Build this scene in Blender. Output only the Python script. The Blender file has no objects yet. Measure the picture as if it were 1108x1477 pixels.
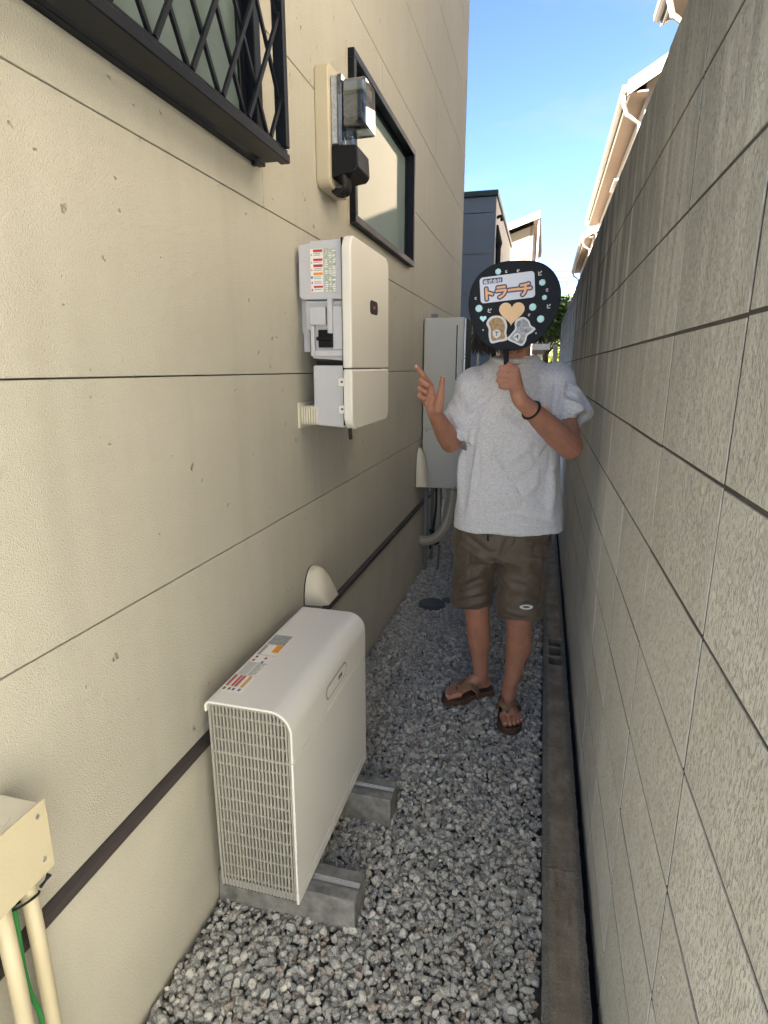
import bpy, bmesh, math, random
import numpy as np
from mathutils import Vector, Matrix, noise
R = math.radians
random.seed(7); rng = np.random.default_rng(7)
SC = bpy.context.scene
COL = SC.collection
H = 1.445

# ------------------------------------------------------------------ camera, sky, sun, exposure
cd = bpy.data.cameras.new('camera'); cam = bpy.data.objects.new('camera', cd); COL.objects.link(cam)
cd.sensor_fit = 'HORIZONTAL'; cd.sensor_width = 36.0; cd.lens = 36.0 * 840 / 1108
cd.clip_start = 0.02; cd.clip_end = 600
PIT, YAW = R(13.84), R(14.95)
cam.location = (0, 0, H); cam.rotation_euler = (R(90) - PIT, 0, YAW)
SC.camera = cam
SUN_EL, SUN_AZ = R(19), R(38)          # sun stands behind the camera and to its left; azimuth off the alley axis
w = bpy.data.worlds.new('World'); SC.world = w; w.use_nodes = True
nt = w.node_tree; bg = nt.nodes['Background']
sky = nt.nodes.new('ShaderNodeTexSky'); sky.sky_type = 'NISHITA'; sky.sun_disc = False
sky.sun_elevation = SUN_EL; sky.sun_rotation = math.pi + SUN_AZ
sky.air_density = 0.45; sky.dust_density = 0.1; sky.ozone_density = 2.0
tc = nt.nodes.new('ShaderNodeTexCoord'); mp_ = nt.nodes.new('ShaderNodeMapping'); mp_.inputs['Scale'].default_value = (1, 1, 3.2); nt.links.new(tc.outputs['Generated'], mp_.inputs[0])
cn = nt.nodes.new('ShaderNodeTexNoise'); cn.inputs['Scale'].default_value = 3.6; cn.inputs['Detail'].default_value = 8; cn.inputs['Roughness'].default_value = 0.58; nt.links.new(mp_.outputs[0], cn.inputs['Vector'])
cr = nt.nodes.new('ShaderNodeMapRange'); cr.inputs[1].default_value = 0.50; cr.inputs[2].default_value = 0.78; cr.inputs[4].default_value = 0.75; nt.links.new(cn.outputs['Fac'], cr.inputs[0])
cs = nt.nodes.new('ShaderNodeSeparateXYZ'); nt.links.new(tc.outputs['Generated'], cs.inputs[0])
ce = nt.nodes.new('ShaderNodeMapRange'); ce.inputs[1].default_value = 0.62; ce.inputs[2].default_value = 0.10; nt.links.new(cs.outputs[2], ce.inputs[0])
cm1 = nt.nodes.new('ShaderNodeMath'); cm1.operation = 'MULTIPLY'; nt.links.new(cr.outputs[0], cm1.inputs[0]); nt.links.new(ce.outputs[0], cm1.inputs[1])
cx = nt.nodes.new('ShaderNodeMix'); cx.data_type = 'RGBA'; nt.links.new(cm1.outputs[0], cx.inputs[0]); nt.links.new(sky.outputs[0], cx.inputs[6]); cx.inputs[7].default_value = (1.7, 1.75, 1.85, 1)
nt.links.new(cx.outputs[2], bg.inputs['Color']); bg.inputs['Strength'].default_value = 0.05
sl = bpy.data.lights.new('sun', 'SUN'); sun = bpy.data.objects.new('sun', sl); COL.objects.link(sun)
sl.energy = 5.0; sl.angle = R(0.6); sl.color = (1.0, 0.92, 0.78)
sd = Vector((-math.sin(SUN_AZ) * math.cos(SUN_EL), -math.cos(SUN_AZ) * math.cos(SUN_EL), math.sin(SUN_EL)))
sun.rotation_euler = sd.to_track_quat('Z', 'Y').to_euler(); sun.location = (-6, -10, 9)
SC.view_settings.view_transform = 'Standard'; SC.view_settings.look = 'None'
SC.view_settings.gamma = 1.0; SC.view_settings.use_curve_mapping = False
SC.view_settings.exposure = 3.5
SC.cycles.max_bounces = 10; SC.cycles.diffuse_bounces = 6

_f = Vector((-math.sin(YAW) * math.cos(PIT), math.cos(YAW) * math.cos(PIT), -math.sin(PIT)))
_r = Vector((math.cos(YAW), math.sin(YAW), 0)); _u = _r.cross(_f)
def at(px, py, Y):
    """survey helper: the point at distance Y down the alley that was measured at (px, py) on the photograph"""
    d = _r * ((px - 554) / 840) - _u * ((py - 738.5) / 840) + _f
    d = d * (Y / d.y); return Vector((d.x, d.y, d.z + H))

# ------------------------------------------------------------------ materials
class N:
    def __init__(s, name):
        s.m = bpy.data.materials.new(name); s.m.use_nodes = True; s.t = s.m.node_tree
        s.b = s.t.nodes['Principled BSDF']
    def n(s, k, **kw):
        o = s.t.nodes.new('ShaderNode' + k)
        for a, v in kw.items(): setattr(o, a, v)
        return o
    def l(s, a, b): s.t.links.new(a, b)
    def pos(s, sc=(1, 1, 1), world=True):
        mp = s.n('Mapping'); mp.inputs['Scale'].default_value = sc
        if world: s.l(s.n('NewGeometry').outputs['Position'], mp.inputs[0])
        else: s.l(s.n('TexCoord').outputs['Object'], mp.inputs[0])
        return mp.outputs[0]
    def noise(s, vec, scale, detail=4, rough=0.55):
        o = s.n('TexNoise'); s.l(vec, o.inputs['Vector']); o.inputs['Scale'].default_value = scale
        o.inputs['Detail'].default_value = detail; o.inputs['Roughness'].default_value = rough; return o.outputs['Fac']
    def voro(s, vec, scale, out='Distance', feature='F1'):
        o = s.n('TexVoronoi'); o.feature = feature; s.l(vec, o.inputs['Vector']); o.inputs['Scale'].default_value = scale; return o.outputs[out]
    def ramp(s, fac, stops):
        o = s.n('ValToRGB'); e = o.color_ramp.elements
        while len(e) < len(stops): e.new(0.5)
        for i, (p, c) in enumerate(stops):
            e[i].position = p; e[i].color = (c, c, c, 1) if not isinstance(c, tuple) else (*c, 1)
        s.l(fac, o.inputs[0]); return o.outputs[0]
    def math(s, op, a, b=None, clamp=False):
        o = s.n('Math', operation=op, use_clamp=clamp)
        for i, v in enumerate((a, b)):
            if v is None: continue
            if isinstance(v, (int, float)): o.inputs[i].default_value = v
            else: s.l(v, o.inputs[i])
        return o.outputs[0]
    def mix(s, fac, a, b, mode='MIX'):
        o = s.n('Mix', data_type='RGBA', blend_type=mode)
        for i, v in ((0, fac), (6, a), (7, b)):
            if isinstance(v, (int, float)): o.inputs[i].default_value = v
            elif isinstance(v, tuple): o.inputs[i].default_value = (*v, 1)
            else: s.l(v, o.inputs[i])
        return o.outputs[2]
    def rng(s, v, a, b, c=0.0, d=1.0):
        o = s.n('MapRange'); s.l(v, o.inputs[0])
        for i, x in enumerate((a, b, c, d)): o.inputs[i + 1].default_value = x
        return o.outputs[0]
    def bump(s, h, dist, strength=1.0, prev=None):
        o = s.n('Bump'); s.l(h, o.inputs['Height']); o.inputs['Distance'].default_value = dist
        o.inputs['Strength'].default_value = strength
        if prev is not None: s.l(prev, o.inputs['Normal'])
        return o.outputs[0]
    def set(s, color=None, rough=None, normal=None, **kw):
        for k, v in (('Base Color', color), ('Roughness', rough), ('Normal', normal)):
            if v is None: continue
            if isinstance(v, tuple): s.b.inputs[k].default_value = (*v, 1)
            elif isinstance(v, (int, float)): s.b.inputs[k].default_value = v
            else: s.l(v, s.b.inputs[k])
        for k, v in kw.items(): s.b.inputs[k.replace('_', ' ')].default_value = v
        return s.m

def plain(name, c, rough=0.5, var=0.08, scale=6, bump=0.0, bscale=60, world=True, **kw):
    n = N(name); p = n.pos(world=world)
    f = n.noise(p, scale, 5)
    col = n.mix(n.rng(f, 0.3, 0.7), tuple(x * (1 - var) for x in c), tuple(min(1, x * (1 + var)) for x in c))
    nm = n.bump(n.noise(p, bscale, 3), bump) if bump else None
    return n.set(col, n.rng(f, 0.3, 0.7, max(0, rough - 0.05), min(1, rough + 0.05)), nm, **kw)

def m_siding(name, c1, c2):
    n = N(name); p = n.pos()
    big = n.noise(p, 1.3, 5); mid = n.noise(p, 26, 4); fine = n.noise(p, 420, 2, 0.6); st = n.noise(p, 210, 3, 0.65)
    col = n.mix(n.rng(big, 0.3, 0.7), c1, c2)
    col = n.mix(n.math('MULTIPLY', n.rng(mid, 0.35, 0.7), 0.12), col, (0.36, 0.33, 0.27))
    strk = n.noise(n.pos((1, 3.0, 0.18)), 4.0, 5, 0.6)
    col = n.mix(n.math('MULTIPLY', n.rng(strk, 0.48, 0.72), 0.20), col, (0.30, 0.275, 0.23))
    # sparse travertine pits: small voronoi cells, only some of them kept, edges broken by noise
    def pits(sc, keep, r0):
        wv = n.n('VectorMath', operation='ADD'); n.l(p, wv.inputs[0])
        ns = n.n('TexNoise'); n.l(p, ns.inputs['Vector']); ns.inputs['Scale'].default_value = 70; ns.inputs['Detail'].default_value = 5
        sb = n.n('VectorMath', operation='SCALE'); n.l(ns.outputs['Color'], sb.inputs[0]); sb.inputs['Scale'].default_value = 0.034
        n.l(sb.outputs[0], wv.inputs[1])
        v = n.n('TexVoronoi'); n.l(wv.outputs[0], v.inputs['Vector']); v.inputs['Scale'].default_value = sc
        sep = n.n('SeparateColor'); n.l(v.outputs['Color'], sep.inputs[0])
        k = n.math('GREATER_THAN', sep.outputs[0], keep)
        rad = n.math('MULTIPLY', sep.outputs[1], r0)
        d = n.math('SUBTRACT', v.outputs['Distance'], rad)
        return n.math('MULTIPLY', n.rng(d, 0.0, -0.05), k)
    pit = n.math('MAXIMUM', pits(13, 0.62, 0.10), pits(30, 0.74, 0.17))
    col = n.mix(n.math('MULTIPLY', pit, 0.38), col, (0.20, 0.17, 0.13))
    col = n.mix(n.math('MULTIPLY', n.rng(fine, 0.35, 0.75), 0.14), col, (0.30, 0.27, 0.21))
    hgt = n.math('SUBTRACT', n.math('ADD', n.math('MULTIPLY', fine, 0.5), n.math('MULTIPLY', st, 0.7)), n.math('MULTIPLY', pit, 2.2))
    return n.set(col, 0.72, n.bump(hgt, 0.0036, 1.0), Specular_IOR_Level=0.3)

def m_block(name, c=(0.66, 0.665, 0.63)):
    n = N(name); p = n.pos(); info = n.n('ObjectInfo')
    sepp = n.n('SeparateXYZ'); n.l(n.n('NewGeometry').outputs['Position'], sepp.inputs[0])
    big = n.noise(p, 2.2, 5); mid = n.noise(n.pos((1, 9, 5)), 2.0, 5)
    comb = n.noise(n.pos((1, 1, 0.16)), 520, 3, 0.7); grain = n.noise(n.pos((1, 1, 0.5)), 300, 4, 0.75)
    col = n.mix(n.rng(big, 0.3, 0.7), c, tuple(x * 1.16 for x in c))
    col = n.mix(n.math('MULTIPLY', info.outputs['Random'], 0.42), col, (c[0] * 0.74, c[1] * 0.72, c[2] * 0.68))
    pit = n.rng(n.math('MULTIPLY', comb, n.math('ADD', grain, 0.35)), 0.40, 0.30)
    col = n.mix(n.math('MULTIPLY', pit, 0.34), col, (0.18, 0.17, 0.145))
    col = n.mix(n.math('MULTIPLY', n.rng(mid, 0.5, 0.75), 0.22), col, (0.38, 0.32, 0.24))
    # black rain streaks running down from the top of the wall
    st = n.noise(n.pos((1, 2.6, 0.22)), 3.0, 6, 0.62); st2 = n.noise(n.pos((1, 12, 0.3)), 2.4, 4, 0.6)
    m1 = n.rng(n.math('ADD', n.math('MULTIPLY', st, 0.65), n.math('MULTIPLY', st2, 0.35)), 0.36, 0.52)
    zz = n.rng(sepp.outputs[2], 0.95, 1.85); yy = n.rng(sepp.outputs[1], 0.5, 3.0, 0.35, 1.0)
    stain = n.math('MULTIPLY', n.math('MULTIPLY', m1, n.math('POWER', zz, 1.1)), yy, True)
    edge = n.math('MULTIPLY', n.rng(sepp.outputs[2], 1.72, 2.02), n.rng(n.math('ADD', n.math('MULTIPLY', st2, 0.6), n.math('MULTIPLY', st, 0.4)), 0.36, 0.54, 0.50, 1.0))
    stain = n.math('MAXIMUM', n.math('MULTIPLY', stain, 0.92), n.math('MULTIPLY', edge, yy))
    col = n.mix(stain, col, (0.085, 0.086, 0.083))
    hgt = n.math('ADD', n.math('SUBTRACT', n.math('MULTIPLY', grain, 0.6), pit), n.math('MULTIPLY', comb, 0.5))
    return n.set(col, 0.93, n.bump(hgt, 0.0015, 0.9), Specular_IOR_Level=0.2)

def m_kerb():
    n = N('weathered_kerb_concrete'); p = n.pos()
    big = n.noise(p, 7, 6, 0.65); grain = n.noise(p, 160, 4, 0.75); br = n.noise(n.pos((3, 1, 1)), 9, 5)
    col = n.ramp(big, [(0.3, (0.15, 0.135, 0.11)), (0.5, (0.27, 0.235, 0.185)), (0.72, (0.40, 0.365, 0.30))])
    col = n.mix(n.math('MULTIPLY', n.rng(br, 0.45, 0.7), 0.5), col, (0.17, 0.12, 0.08))
    col = n.mix(n.math('MULTIPLY', n.rng(grain, 0.5, 0.8), 0.5), col, (0.34, 0.33, 0.30))
    sx = n.n('SeparateXYZ'); n.l(n.n('NewGeometry').outputs['Position'], sx.inputs[0])
    wob = n.math('ADD', sx.outputs[0], n.math('MULTIPLY', n.math('SUBTRACT', n.noise(p, 30, 4), 0.5), 0.03))
    edge = n.math('MAXIMUM', n.rng(wob, 0.112, 0.102), n.rng(wob, 0.172, 0.182))
    col = n.mix(n.math('MULTIPLY', edge, 0.75), col, n.mix(n.rng(grain, 0.4, 0.7), (0.10, 0.10, 0.095), (0.24, 0.24, 0.23)))
    return n.set(col, 0.95, n.bump(n.math('ADD', grain, n.math('MULTIPLY', big, 2.0)), 0.004, 1.0))

def m_stone():
    n = N('crushed_granite'); p = n.pos()
    a = n.n('Attribute'); a.attribute_name = 'tone'; b = n.n('Attribute'); b.attribute_name = 'hue'
    base = n.ramp(a.outputs['Fac'], [(0.0, (0.19, 0.196, 0.195)), (0.3, (0.30, 0.305, 0.30)), (0.6, (0.38, 0.382, 0.37)), (0.85, (0.46, 0.455, 0.435)), (0.97, (0.52, 0.51, 0.475)), (1.0, (0.62, 0.6, 0.56))])
    base = n.mix(n.rng(b.outputs['Fac'], 0.86, 1.0, 0.0, 0.55), base, (0.24, 0.13, 0.08))
    base = n.mix(n.rng(b.outputs['Fac'], 0.3, 0.0, 0.0, 0.4), base, (0.10, 0.115, 0.12))
    f = n.noise(p, 420, 3, 0.8); g = n.noise(p, 150, 3, 0.6)
    col = n.mix(n.rng(f, 0.52, 0.62), base, n.mix(0.7, base, (0.68, 0.68, 0.65)))
    col = n.mix(n.rng(g, 0.42, 0.34), col, n.mix(0.6, base, (0.02, 0.02, 0.02)))
    return n.set(col, 0.85, n.bump(n.math('ADD', f, g), 0.0012, 0.7), Specular_IOR_Level=0.3)

def m_glass(name, tint=(0.8, 0.9, 0.9), trans=0.75):
    n = N(name); t = n.n('BsdfTransparent'); t.inputs[0].default_value = (*tint, 1)
    g = n.n('BsdfGlossy'); g.inputs['Roughness'].default_value = 0.01; g.inputs['Color'].default_value = (0.95, 0.97, 1, 1)
    fr = n.n('Fresnel'); fr.inputs[0].default_value = 1.9
    f = n.math('MULTIPLY', fr.outputs[0], 1.6, True); mx = n.n('MixShader')
    n.l(f, mx.inputs[0]); n.l(t.outputs[0], mx.inputs[1]); n.l(g.outputs[0], mx.inputs[2])
    n.l(mx.outputs[0], n.t.nodes['Material Output'].inputs[0]); return n.m

def m_shirt():
    n = N('heather_grey_jersey')
    s1 = n.noise(n.pos((1, 1, 2.6), False), 120, 4, 0.7); s2 = n.noise(n.pos((1, 1, 3), False), 420, 2); big = n.noise(n.pos(world=False), 9, 3)
    col = n.ramp(s1, [(0.33, (0.46, 0.465, 0.50)), (0.5, (0.60, 0.605, 0.64)), (0.66, (0.70, 0.70, 0.73))])
    return n.set(col, 0.92, n.bump(n.math('ADD', s2, n.math('MULTIPLY', s1, 0.6)), 0.0010, 0.6, n.bump(big, 0.012, 0.35)), Specular_IOR_Level=0.15, Sheen_Weight=0.15)

def m_skin(name, c):
    n = N(name); p = n.pos(world=False)
    f = n.noise(p, 11, 5, 0.65); g = n.noise(p, 260, 3, 0.7); sp = n.noise(p, 75, 4, 0.7); vn = n.noise(n.pos((1, 1, 0.35), False), 34, 2)
    col = n.mix(n.rng(f, 0.3, 0.7), tuple(x * 0.80 for x in c), (min(1, c[0] * 1.15), c[1] * 1.04, c[2] * 1.02))
    col = n.mix(n.math('MULTIPLY', n.rng(sp, 0.5, 0.72), 0.30), col, (c[0] * 1.0, c[1] * 0.72, c[2] * 0.68))
    col = n.mix(n.math('MULTIPLY', n.rng(g, 0.56, 0.72), 0.35), col, (c[0] * .5, c[1] * .45, c[2] * .42))
    ridge = n.rng(n.math('ABSOLUTE', n.math('SUBTRACT', vn, 0.5)), 0.0, 0.04, 1.0, 0.0)
    return n.set(col, n.rng(sp, 0.3, 0.7, 0.40, 0.6), n.bump(n.math('ADD', g, n.math('MULTIPLY', ridge, 0.9)), 0.0009, 0.8), Subsurface_Weight=0.12, Subsurface_Scale=0.01, Specular_IOR_Level=0.4)

MT = dict(
    siding=m_siding('travertine_siding', (0.425, 0.41, 0.36), (0.47, 0.455, 0.40)),
    back=plain('wall_backing', (0.16, 0.15, 0.125), 0.9),
    found=plain('painted_foundation', (0.46, 0.44, 0.38), 0.85, 0.10, 3, 0.0012, 220),
    trim=plain('brown_flashing', (0.050, 0.042, 0.042), 0.45, 0.08, 4, Specular_IOR_Level=0.3),
    block=m_block('concrete_block'),
    mortar=plain('mortar', (0.065, 0.062, 0.054), 0.95, 0.2, 12, 0.002, 90),
    kerb=m_kerb(), stone=m_stone(),
    soil=plain('gravel_bed_soil', (0.12, 0.118, 0.11), 0.95, 0.3, 20),
    earth=plain('packed_ground', (0.33, 0.31, 0.27), 0.95, 0.2, 1.5),
    navy=plain('black_navy_aluminium', (0.0035, 0.0050, 0.0085), 0.42, 0.1, 5, Specular_IOR_Level=0.22),
    black=plain('black_plastic', (0.004, 0.004, 0.0045), 0.5, 0.1, 8, Specular_IOR_Level=0.25),
    rubber=plain('black_rubber', (0.004, 0.004, 0.0045), 0.7),
    glass=m_glass('window_glass'), smoke=m_glass('clear_meter_cover', (0.62, 0.66, 0.68)),
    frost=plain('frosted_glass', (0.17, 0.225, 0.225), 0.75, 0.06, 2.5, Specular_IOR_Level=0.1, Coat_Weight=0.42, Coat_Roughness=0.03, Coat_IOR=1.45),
    frost2=plain('dark_teal_patterned_glass', (0.085, 0.12, 0.115), 0.6, 0.25, 7, Coat_Weight=1.0, Coat_Roughness=0.02, Coat_IOR=1.5),  # darker teal glass of the lattice window
    curtain=plain('pale_teal_curtain', (0.42, 0.50, 0.50), 0.9, 0.15, 8),
    dim=plain('dim_room', (0.16, 0.18, 0.18), 0.9),
    cream=plain('cream_pvc', (0.42, 0.372, 0.265), 0.5, 0.05, 5, 0.0004, 160),
    offwhite=plain('off_white_pvc', (0.58, 0.55, 0.46), 0.5, 0.06, 5),
    white=plain('white_powder_coat', (0.68, 0.675, 0.655), 0.36, 0.0, 5),
    wwhite=plain('white_plastic', (0.66, 0.64, 0.585), 0.4, 0.0),
    lgrey=plain('light_grey_aluminium', (0.45, 0.455, 0.49), 0.42, 0.03, 4),
    grille=plain('grey_grille_plastic', (0.30, 0.295, 0.27), 0.5, 0.05, 6),
    coil=plain('grey_heat_sink', (0.24, 0.24, 0.235), 0.5, 0.2, 30),
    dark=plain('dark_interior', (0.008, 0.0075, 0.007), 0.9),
    support=plain('grey_moulded_support', (0.17, 0.17, 0.165), 0.75, 0.45, 28, 0.0016, 110),
    metal=plain('galvanised_channel', (0.55, 0.56, 0.58), 0.3, 0.1, 8, Metallic=0.8),
    cabinet=plain('silver_grey_cabinet', (0.42, 0.43, 0.41), 0.4, 0.03, 4, Metallic=0.15),
    duct=plain('beige_duct_tape', (0.36, 0.335, 0.27), 0.6, 0.1, 6, 0.0006, 60),
    gpipe=plain('grey_pipe', (0.13, 0.14, 0.15), 0.6),
    green=plain('green_wire', (0.015, 0.16, 0.035), 0.45), lid=plain('dark_grey_lid', (0.055, 0.065, 0.075), 0.6, 0.15, 20),
    red=plain('red_print', (0.42, 0.03, 0.035), 0.5), orange=plain('orange_print', (0.70, 0.27, 0.02), 0.5),
    blue=plain('blue_print', (0.03, 0.14, 0.45), 0.5), paper=plain('sticker_paper', (0.72, 0.71, 0.68), 0.5),
    gprint=plain('grey_print', (0.30, 0.31, 0.32), 0.5, 0.3, 120), dprint=plain('dark_print', (0.05, 0.05, 0.055), 0.5),
    silver=plain('silver_sticker', (0.38, 0.42, 0.36), 0.35, 0.35, 130),
    fan=plain('black_fan_film', (0.010, 0.013, 0.018), 0.6, 0.1, Specular_IOR_Level=0.18), plate=plain('lilac_white_sticker', (0.62, 0.64, 0.74), 0.45, 0.02),
    outline=plain('slate_blue_print', (0.035, 0.055, 0.14), 0.5, 0.02), letter=plain('gold_orange_print', (0.80, 0.42, 0.20), 0.5, 0.12, 25),
    heart=plain('sand_felt', (0.78, 0.55, 0.33), 0.8, 0.02), gem=plain('pale_aqua_gem', (0.50, 0.78, 0.82), 0.15, 0.12, 160),
    chalk=plain('chalk_white_print', (0.62, 0.64, 0.66), 0.6), tan=plain('tan_mottled_print', (0.36, 0.23, 0.11), 0.6, 0.45, 110),
    greyart=plain('grey_mottled_print', (0.30, 0.31, 0.35), 0.6, 0.55, 120), navyprint=plain('navy_print', (0.02, 0.03, 0.09), 0.6),
    shirt=m_shirt(), shorts=plain('olive_brown_nylon', (0.088, 0.066, 0.045), 0.6, 0.1, 7, 0.006, 9, False, Sheen_Weight=0.1),
    skin=m_skin('tanned_skin', (0.40, 0.205, 0.14)), nail=plain('nail', (0.62, 0.42, 0.35), 0.3, world=False),
    hair=plain('dark_brown_hair', (0.005, 0.0035, 0.003), 0.45, 0.3, 60, world=False),
    sole=plain('brown_rubber_sole', (0.075, 0.040, 0.026), 0.8, 0.12, 20, world=False), strap=plain('tan_woven_strap', (0.20, 0.13, 0.08), 0.85, 0.15, 90, 0.001, 300, False),
    gold=plain('gold_ring', (0.85, 0.6, 0.25), 0.2, 0.02, Metallic=1.0), eye=plain('eye_white', (0.7, 0.68, 0.65), 0.2, 0.02),
    slate=plain('slate_blue_siding', (0.11, 0.135, 0.165), 0.6, 0.06, 1.5, 0.001, 40), capg=plain('dark_green_coping', (0.012, 0.03, 0.028), 0.4),
    hwhite=plain('white_house_siding', (0.62, 0.58, 0.52), 0.7, 0.05, 1.2), hcream=plain('cream_house_render', (0.60, 0.54, 0.43), 0.85, 0.06, 1.1, 0.002, 30),
    hpeach=plain('peach_house_render', (0.48, 0.40, 0.31), 0.85, 0.05, 1.1), soffit=plain('brown_soffit', (0.20, 0.145, 0.11), 0.7), fascia=plain('white_fascia', (0.50, 0.47, 0.43), 0.5),
    gable=plain('cream_gable_siding', (0.25, 0.21, 0.145), 0.8, 0.05, 1.2),
    hroof=plain('grey_roof_slates', (0.10, 0.10, 0.105), 0.7, 0.2, 8), gutter=plain('beige_gutter', (0.30, 0.265, 0.23), 0.45), hglass=plain('dark_window_glass', (0.05, 0.07, 0.09), 0.08),
    leaf=plain('leaf_green', (0.060, 0.115, 0.022), 0.55, 0.5, 2.5), leaf2=plain('yellow_green_leaf', (0.16, 0.21, 0.03), 0.55, 0.3, 3), bark=plain('bark', (0.10, 0.07, 0.045), 0.9, 0.3, 12),
    wire=plain('power_wire', (0.03, 0.03, 0.03), 0.6), asphalt=plain('asphalt', (0.055, 0.055, 0.055), 0.9, 0.15, 3, 0.002, 60), pole=plain('concrete_pole', (0.33, 0.32, 0.30), 0.8),
)

# ------------------------------------------------------------------ mesh helpers
class MB:
    def __init__(s): s.v, s.f = [], []
    def add(s, v, f):
        o = len(s.v); s.v += [tuple(x) for x in v]; s.f += [tuple(i + o for i in q) for q in f]; return s
    def box(s, x0, y0, z0, x1, y1, z1):
        x0, x1 = sorted((x0, x1)); y0, y1 = sorted((y0, y1)); z0, z1 = sorted((z0, z1))
        return s.add([(x0, y0, z0), (x1, y0, z0), (x1, y1, z0), (x0, y1, z0), (x0, y0, z1), (x1, y0, z1), (x1, y1, z1), (x0, y1, z1)],
                     [(3, 2, 1, 0), (4, 5, 6, 7), (0, 1, 5, 4), (1, 2, 6, 5), (2, 3, 7, 6), (3, 0, 4, 7)])
    def prism(s, poly, a, b, axis):
        """poly of 2-D points extruded from a to b along axis (x: (y,z) points, y: (x,z), z: (x,y))"""
        def P(p, t): return (t, p[0], p[1]) if axis == 'x' else ((p[0], t, p[1]) if axis == 'y' else (p[0], p[1], t))
        n = len(poly)
        v = [P(p, a) for p in poly] + [P(p, b) for p in poly]
        f = [tuple(range(n))[::-1], tuple(range(n, 2 * n))] + [(i, (i + 1) % n, (i + 1) % n + n, i + n) for i in range(n)]
        return s.add(v, f)
    def tube(s, pts, r, n=10, cap=True):
        pts = [Vector(p) for p in pts]; rs = r if isinstance(r, (list, tuple)) else [r] * len(pts)
        rings = []; ref = None
        for i, p in enumerate(pts):
            d = (pts[min(i + 1, len(pts) - 1)] - pts[max(i - 1, 0)]).normalized()
            if ref is None: ref = Vector((0, 0, 1)) if abs(d.z) < 0.9 else Vector((1, 0, 0))
            a = (ref - d * ref.dot(d)).normalized(); b = d.cross(a); ref = a
            rings.append([p + (a * math.cos(2 * math.pi * k / n) + b * math.sin(2 * math.pi * k / n)) * rs[i] for k in range(n)])
        v = [q for g in rings for q in g]; f = []
        for i in range(len(pts) - 1):
            for k in range(n): f.append((i * n + k, i * n + (k + 1) % n, (i + 1) * n + (k + 1) % n, (i + 1) * n + k))
        if cap: f += [tuple(range(n))[::-1], tuple(range((len(pts) - 1) * n, len(pts) * n))]
        return s.add(v, f)
    def loft(s, rings, cap=True):
        n = len(rings[0]); v = [q for g in rings for q in g]; f = []
        for i in range(len(rings) - 1):
            for k in range(n): f.append((i * n + k, i * n + (k + 1) % n, (i + 1) * n + (k + 1) % n, (i + 1) * n + k))
        if cap: f += [tuple(range(n))[::-1], tuple(range((len(rings) - 1) * n, len(rings) * n))]
        return s.add(v, f)
    def capsule(s, p0, r0, p1, r1, n=16):
        p0, p1 = Vector(p0), Vector(p1); d = (p1 - p0); L = d.length
        if L < 1e-6: d = Vector((0, 0, 1))
        d.normalize(); pts, rs = [], []
        for k in range(5):
            t = math.pi / 2 * (k + 0.35) / 5; pts.append(p0 - d * r0 * math.cos(t)); rs.append(r0 * math.sin(t))
        pts.append(p0); rs.append(r0); pts.append(p1 + d * 1e-5); rs.append(r1)
        for k in range(4, -1, -1):
            t = math.pi / 2 * (k + 0.35) / 5; pts.append(p1 + d * r1 * math.cos(t)); rs.append(r1 * math.sin(t))
        ref = Vector((0, 0, 1)) if abs(d.z) < 0.9 else Vector((1, 0, 0)); a = (ref - d * ref.dot(d)).normalized(); b = d.cross(a)
        return s.loft([[p + (a * math.cos(2 * math.pi * j / n) + b * math.sin(2 * math.pi * j / n)) * q for j in range(n)] for p, q in zip(pts, rs)])
    def ell(s, c, r, rot=(0, 0, 0), n=20):
        from mathutils import Euler
        M = Euler(rot).to_matrix(); c = Vector(c); rings = []
        for i in range(n // 2 + 1):
            t = math.pi * (i + 0.02) / (n // 2 + 0.04)
            rings.append([c + M @ Vector((r[0] * math.sin(t) * math.cos(2 * math.pi * k / n), r[1] * math.sin(t) * math.sin(2 * math.pi * k / n), -r[2] * math.cos(t))) for k in range(n)])
        return s.loft(rings)
    def mesh(s, name):
        m = bpy.data.meshes.new(name); m.from_pydata(s.v, [], s.f); m.update()
        bm = bmesh.new(); bm.from_mesh(m); bmesh.ops.recalc_face_normals(bm, faces=bm.faces); bm.to_mesh(m); bm.free(); return m
    def build(s, name, mat, parent=None, smooth=False, bevel=0, seg=2, kind=None):
        return obj(name, s.mesh(name), mat, parent, smooth, bevel, seg, kind)
def link(o, parent=None):
    COL.objects.link(o)
    if parent is not None:
        o.parent = parent; o.matrix_parent_inverse = wm(parent).inverted()
    return o
def wm(o):
    M = Matrix.LocRotScale(o.location, o.rotation_euler, o.scale)
    return (wm(o.parent) @ o.matrix_parent_inverse @ M) if o.parent else M
def obj(name, mesh, mat, parent=None, smooth=False, bevel=0, seg=2, kind=None):
    o = bpy.data.objects.new(name, mesh)
    if mat is not None and not mesh.materials: mesh.materials.append(MT[mat] if isinstance(mat, str) else mat)
    if smooth: mesh.polygons.foreach_set('use_smooth', [True] * len(mesh.polygons))
    link(o, parent)
    if bevel:
        b = o.modifiers.new('bevel', 'BEVEL'); b.width = bevel; b.segments = seg; b.limit_method = 'ANGLE'; b.angle_limit = R(40)
    if kind: o['kind'] = kind
    return o
def thing(name, loc, label, cat, group=None):
    o = bpy.data.objects.new(name, None); o.empty_display_size = 0.1; o.location = loc; COL.objects.link(o)
    return tag(o, label, cat, group)
def tag(o, label, cat, group=None):
    o['label'] = label; o['category'] = cat
    if group: o['group'] = group
    return o
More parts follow.
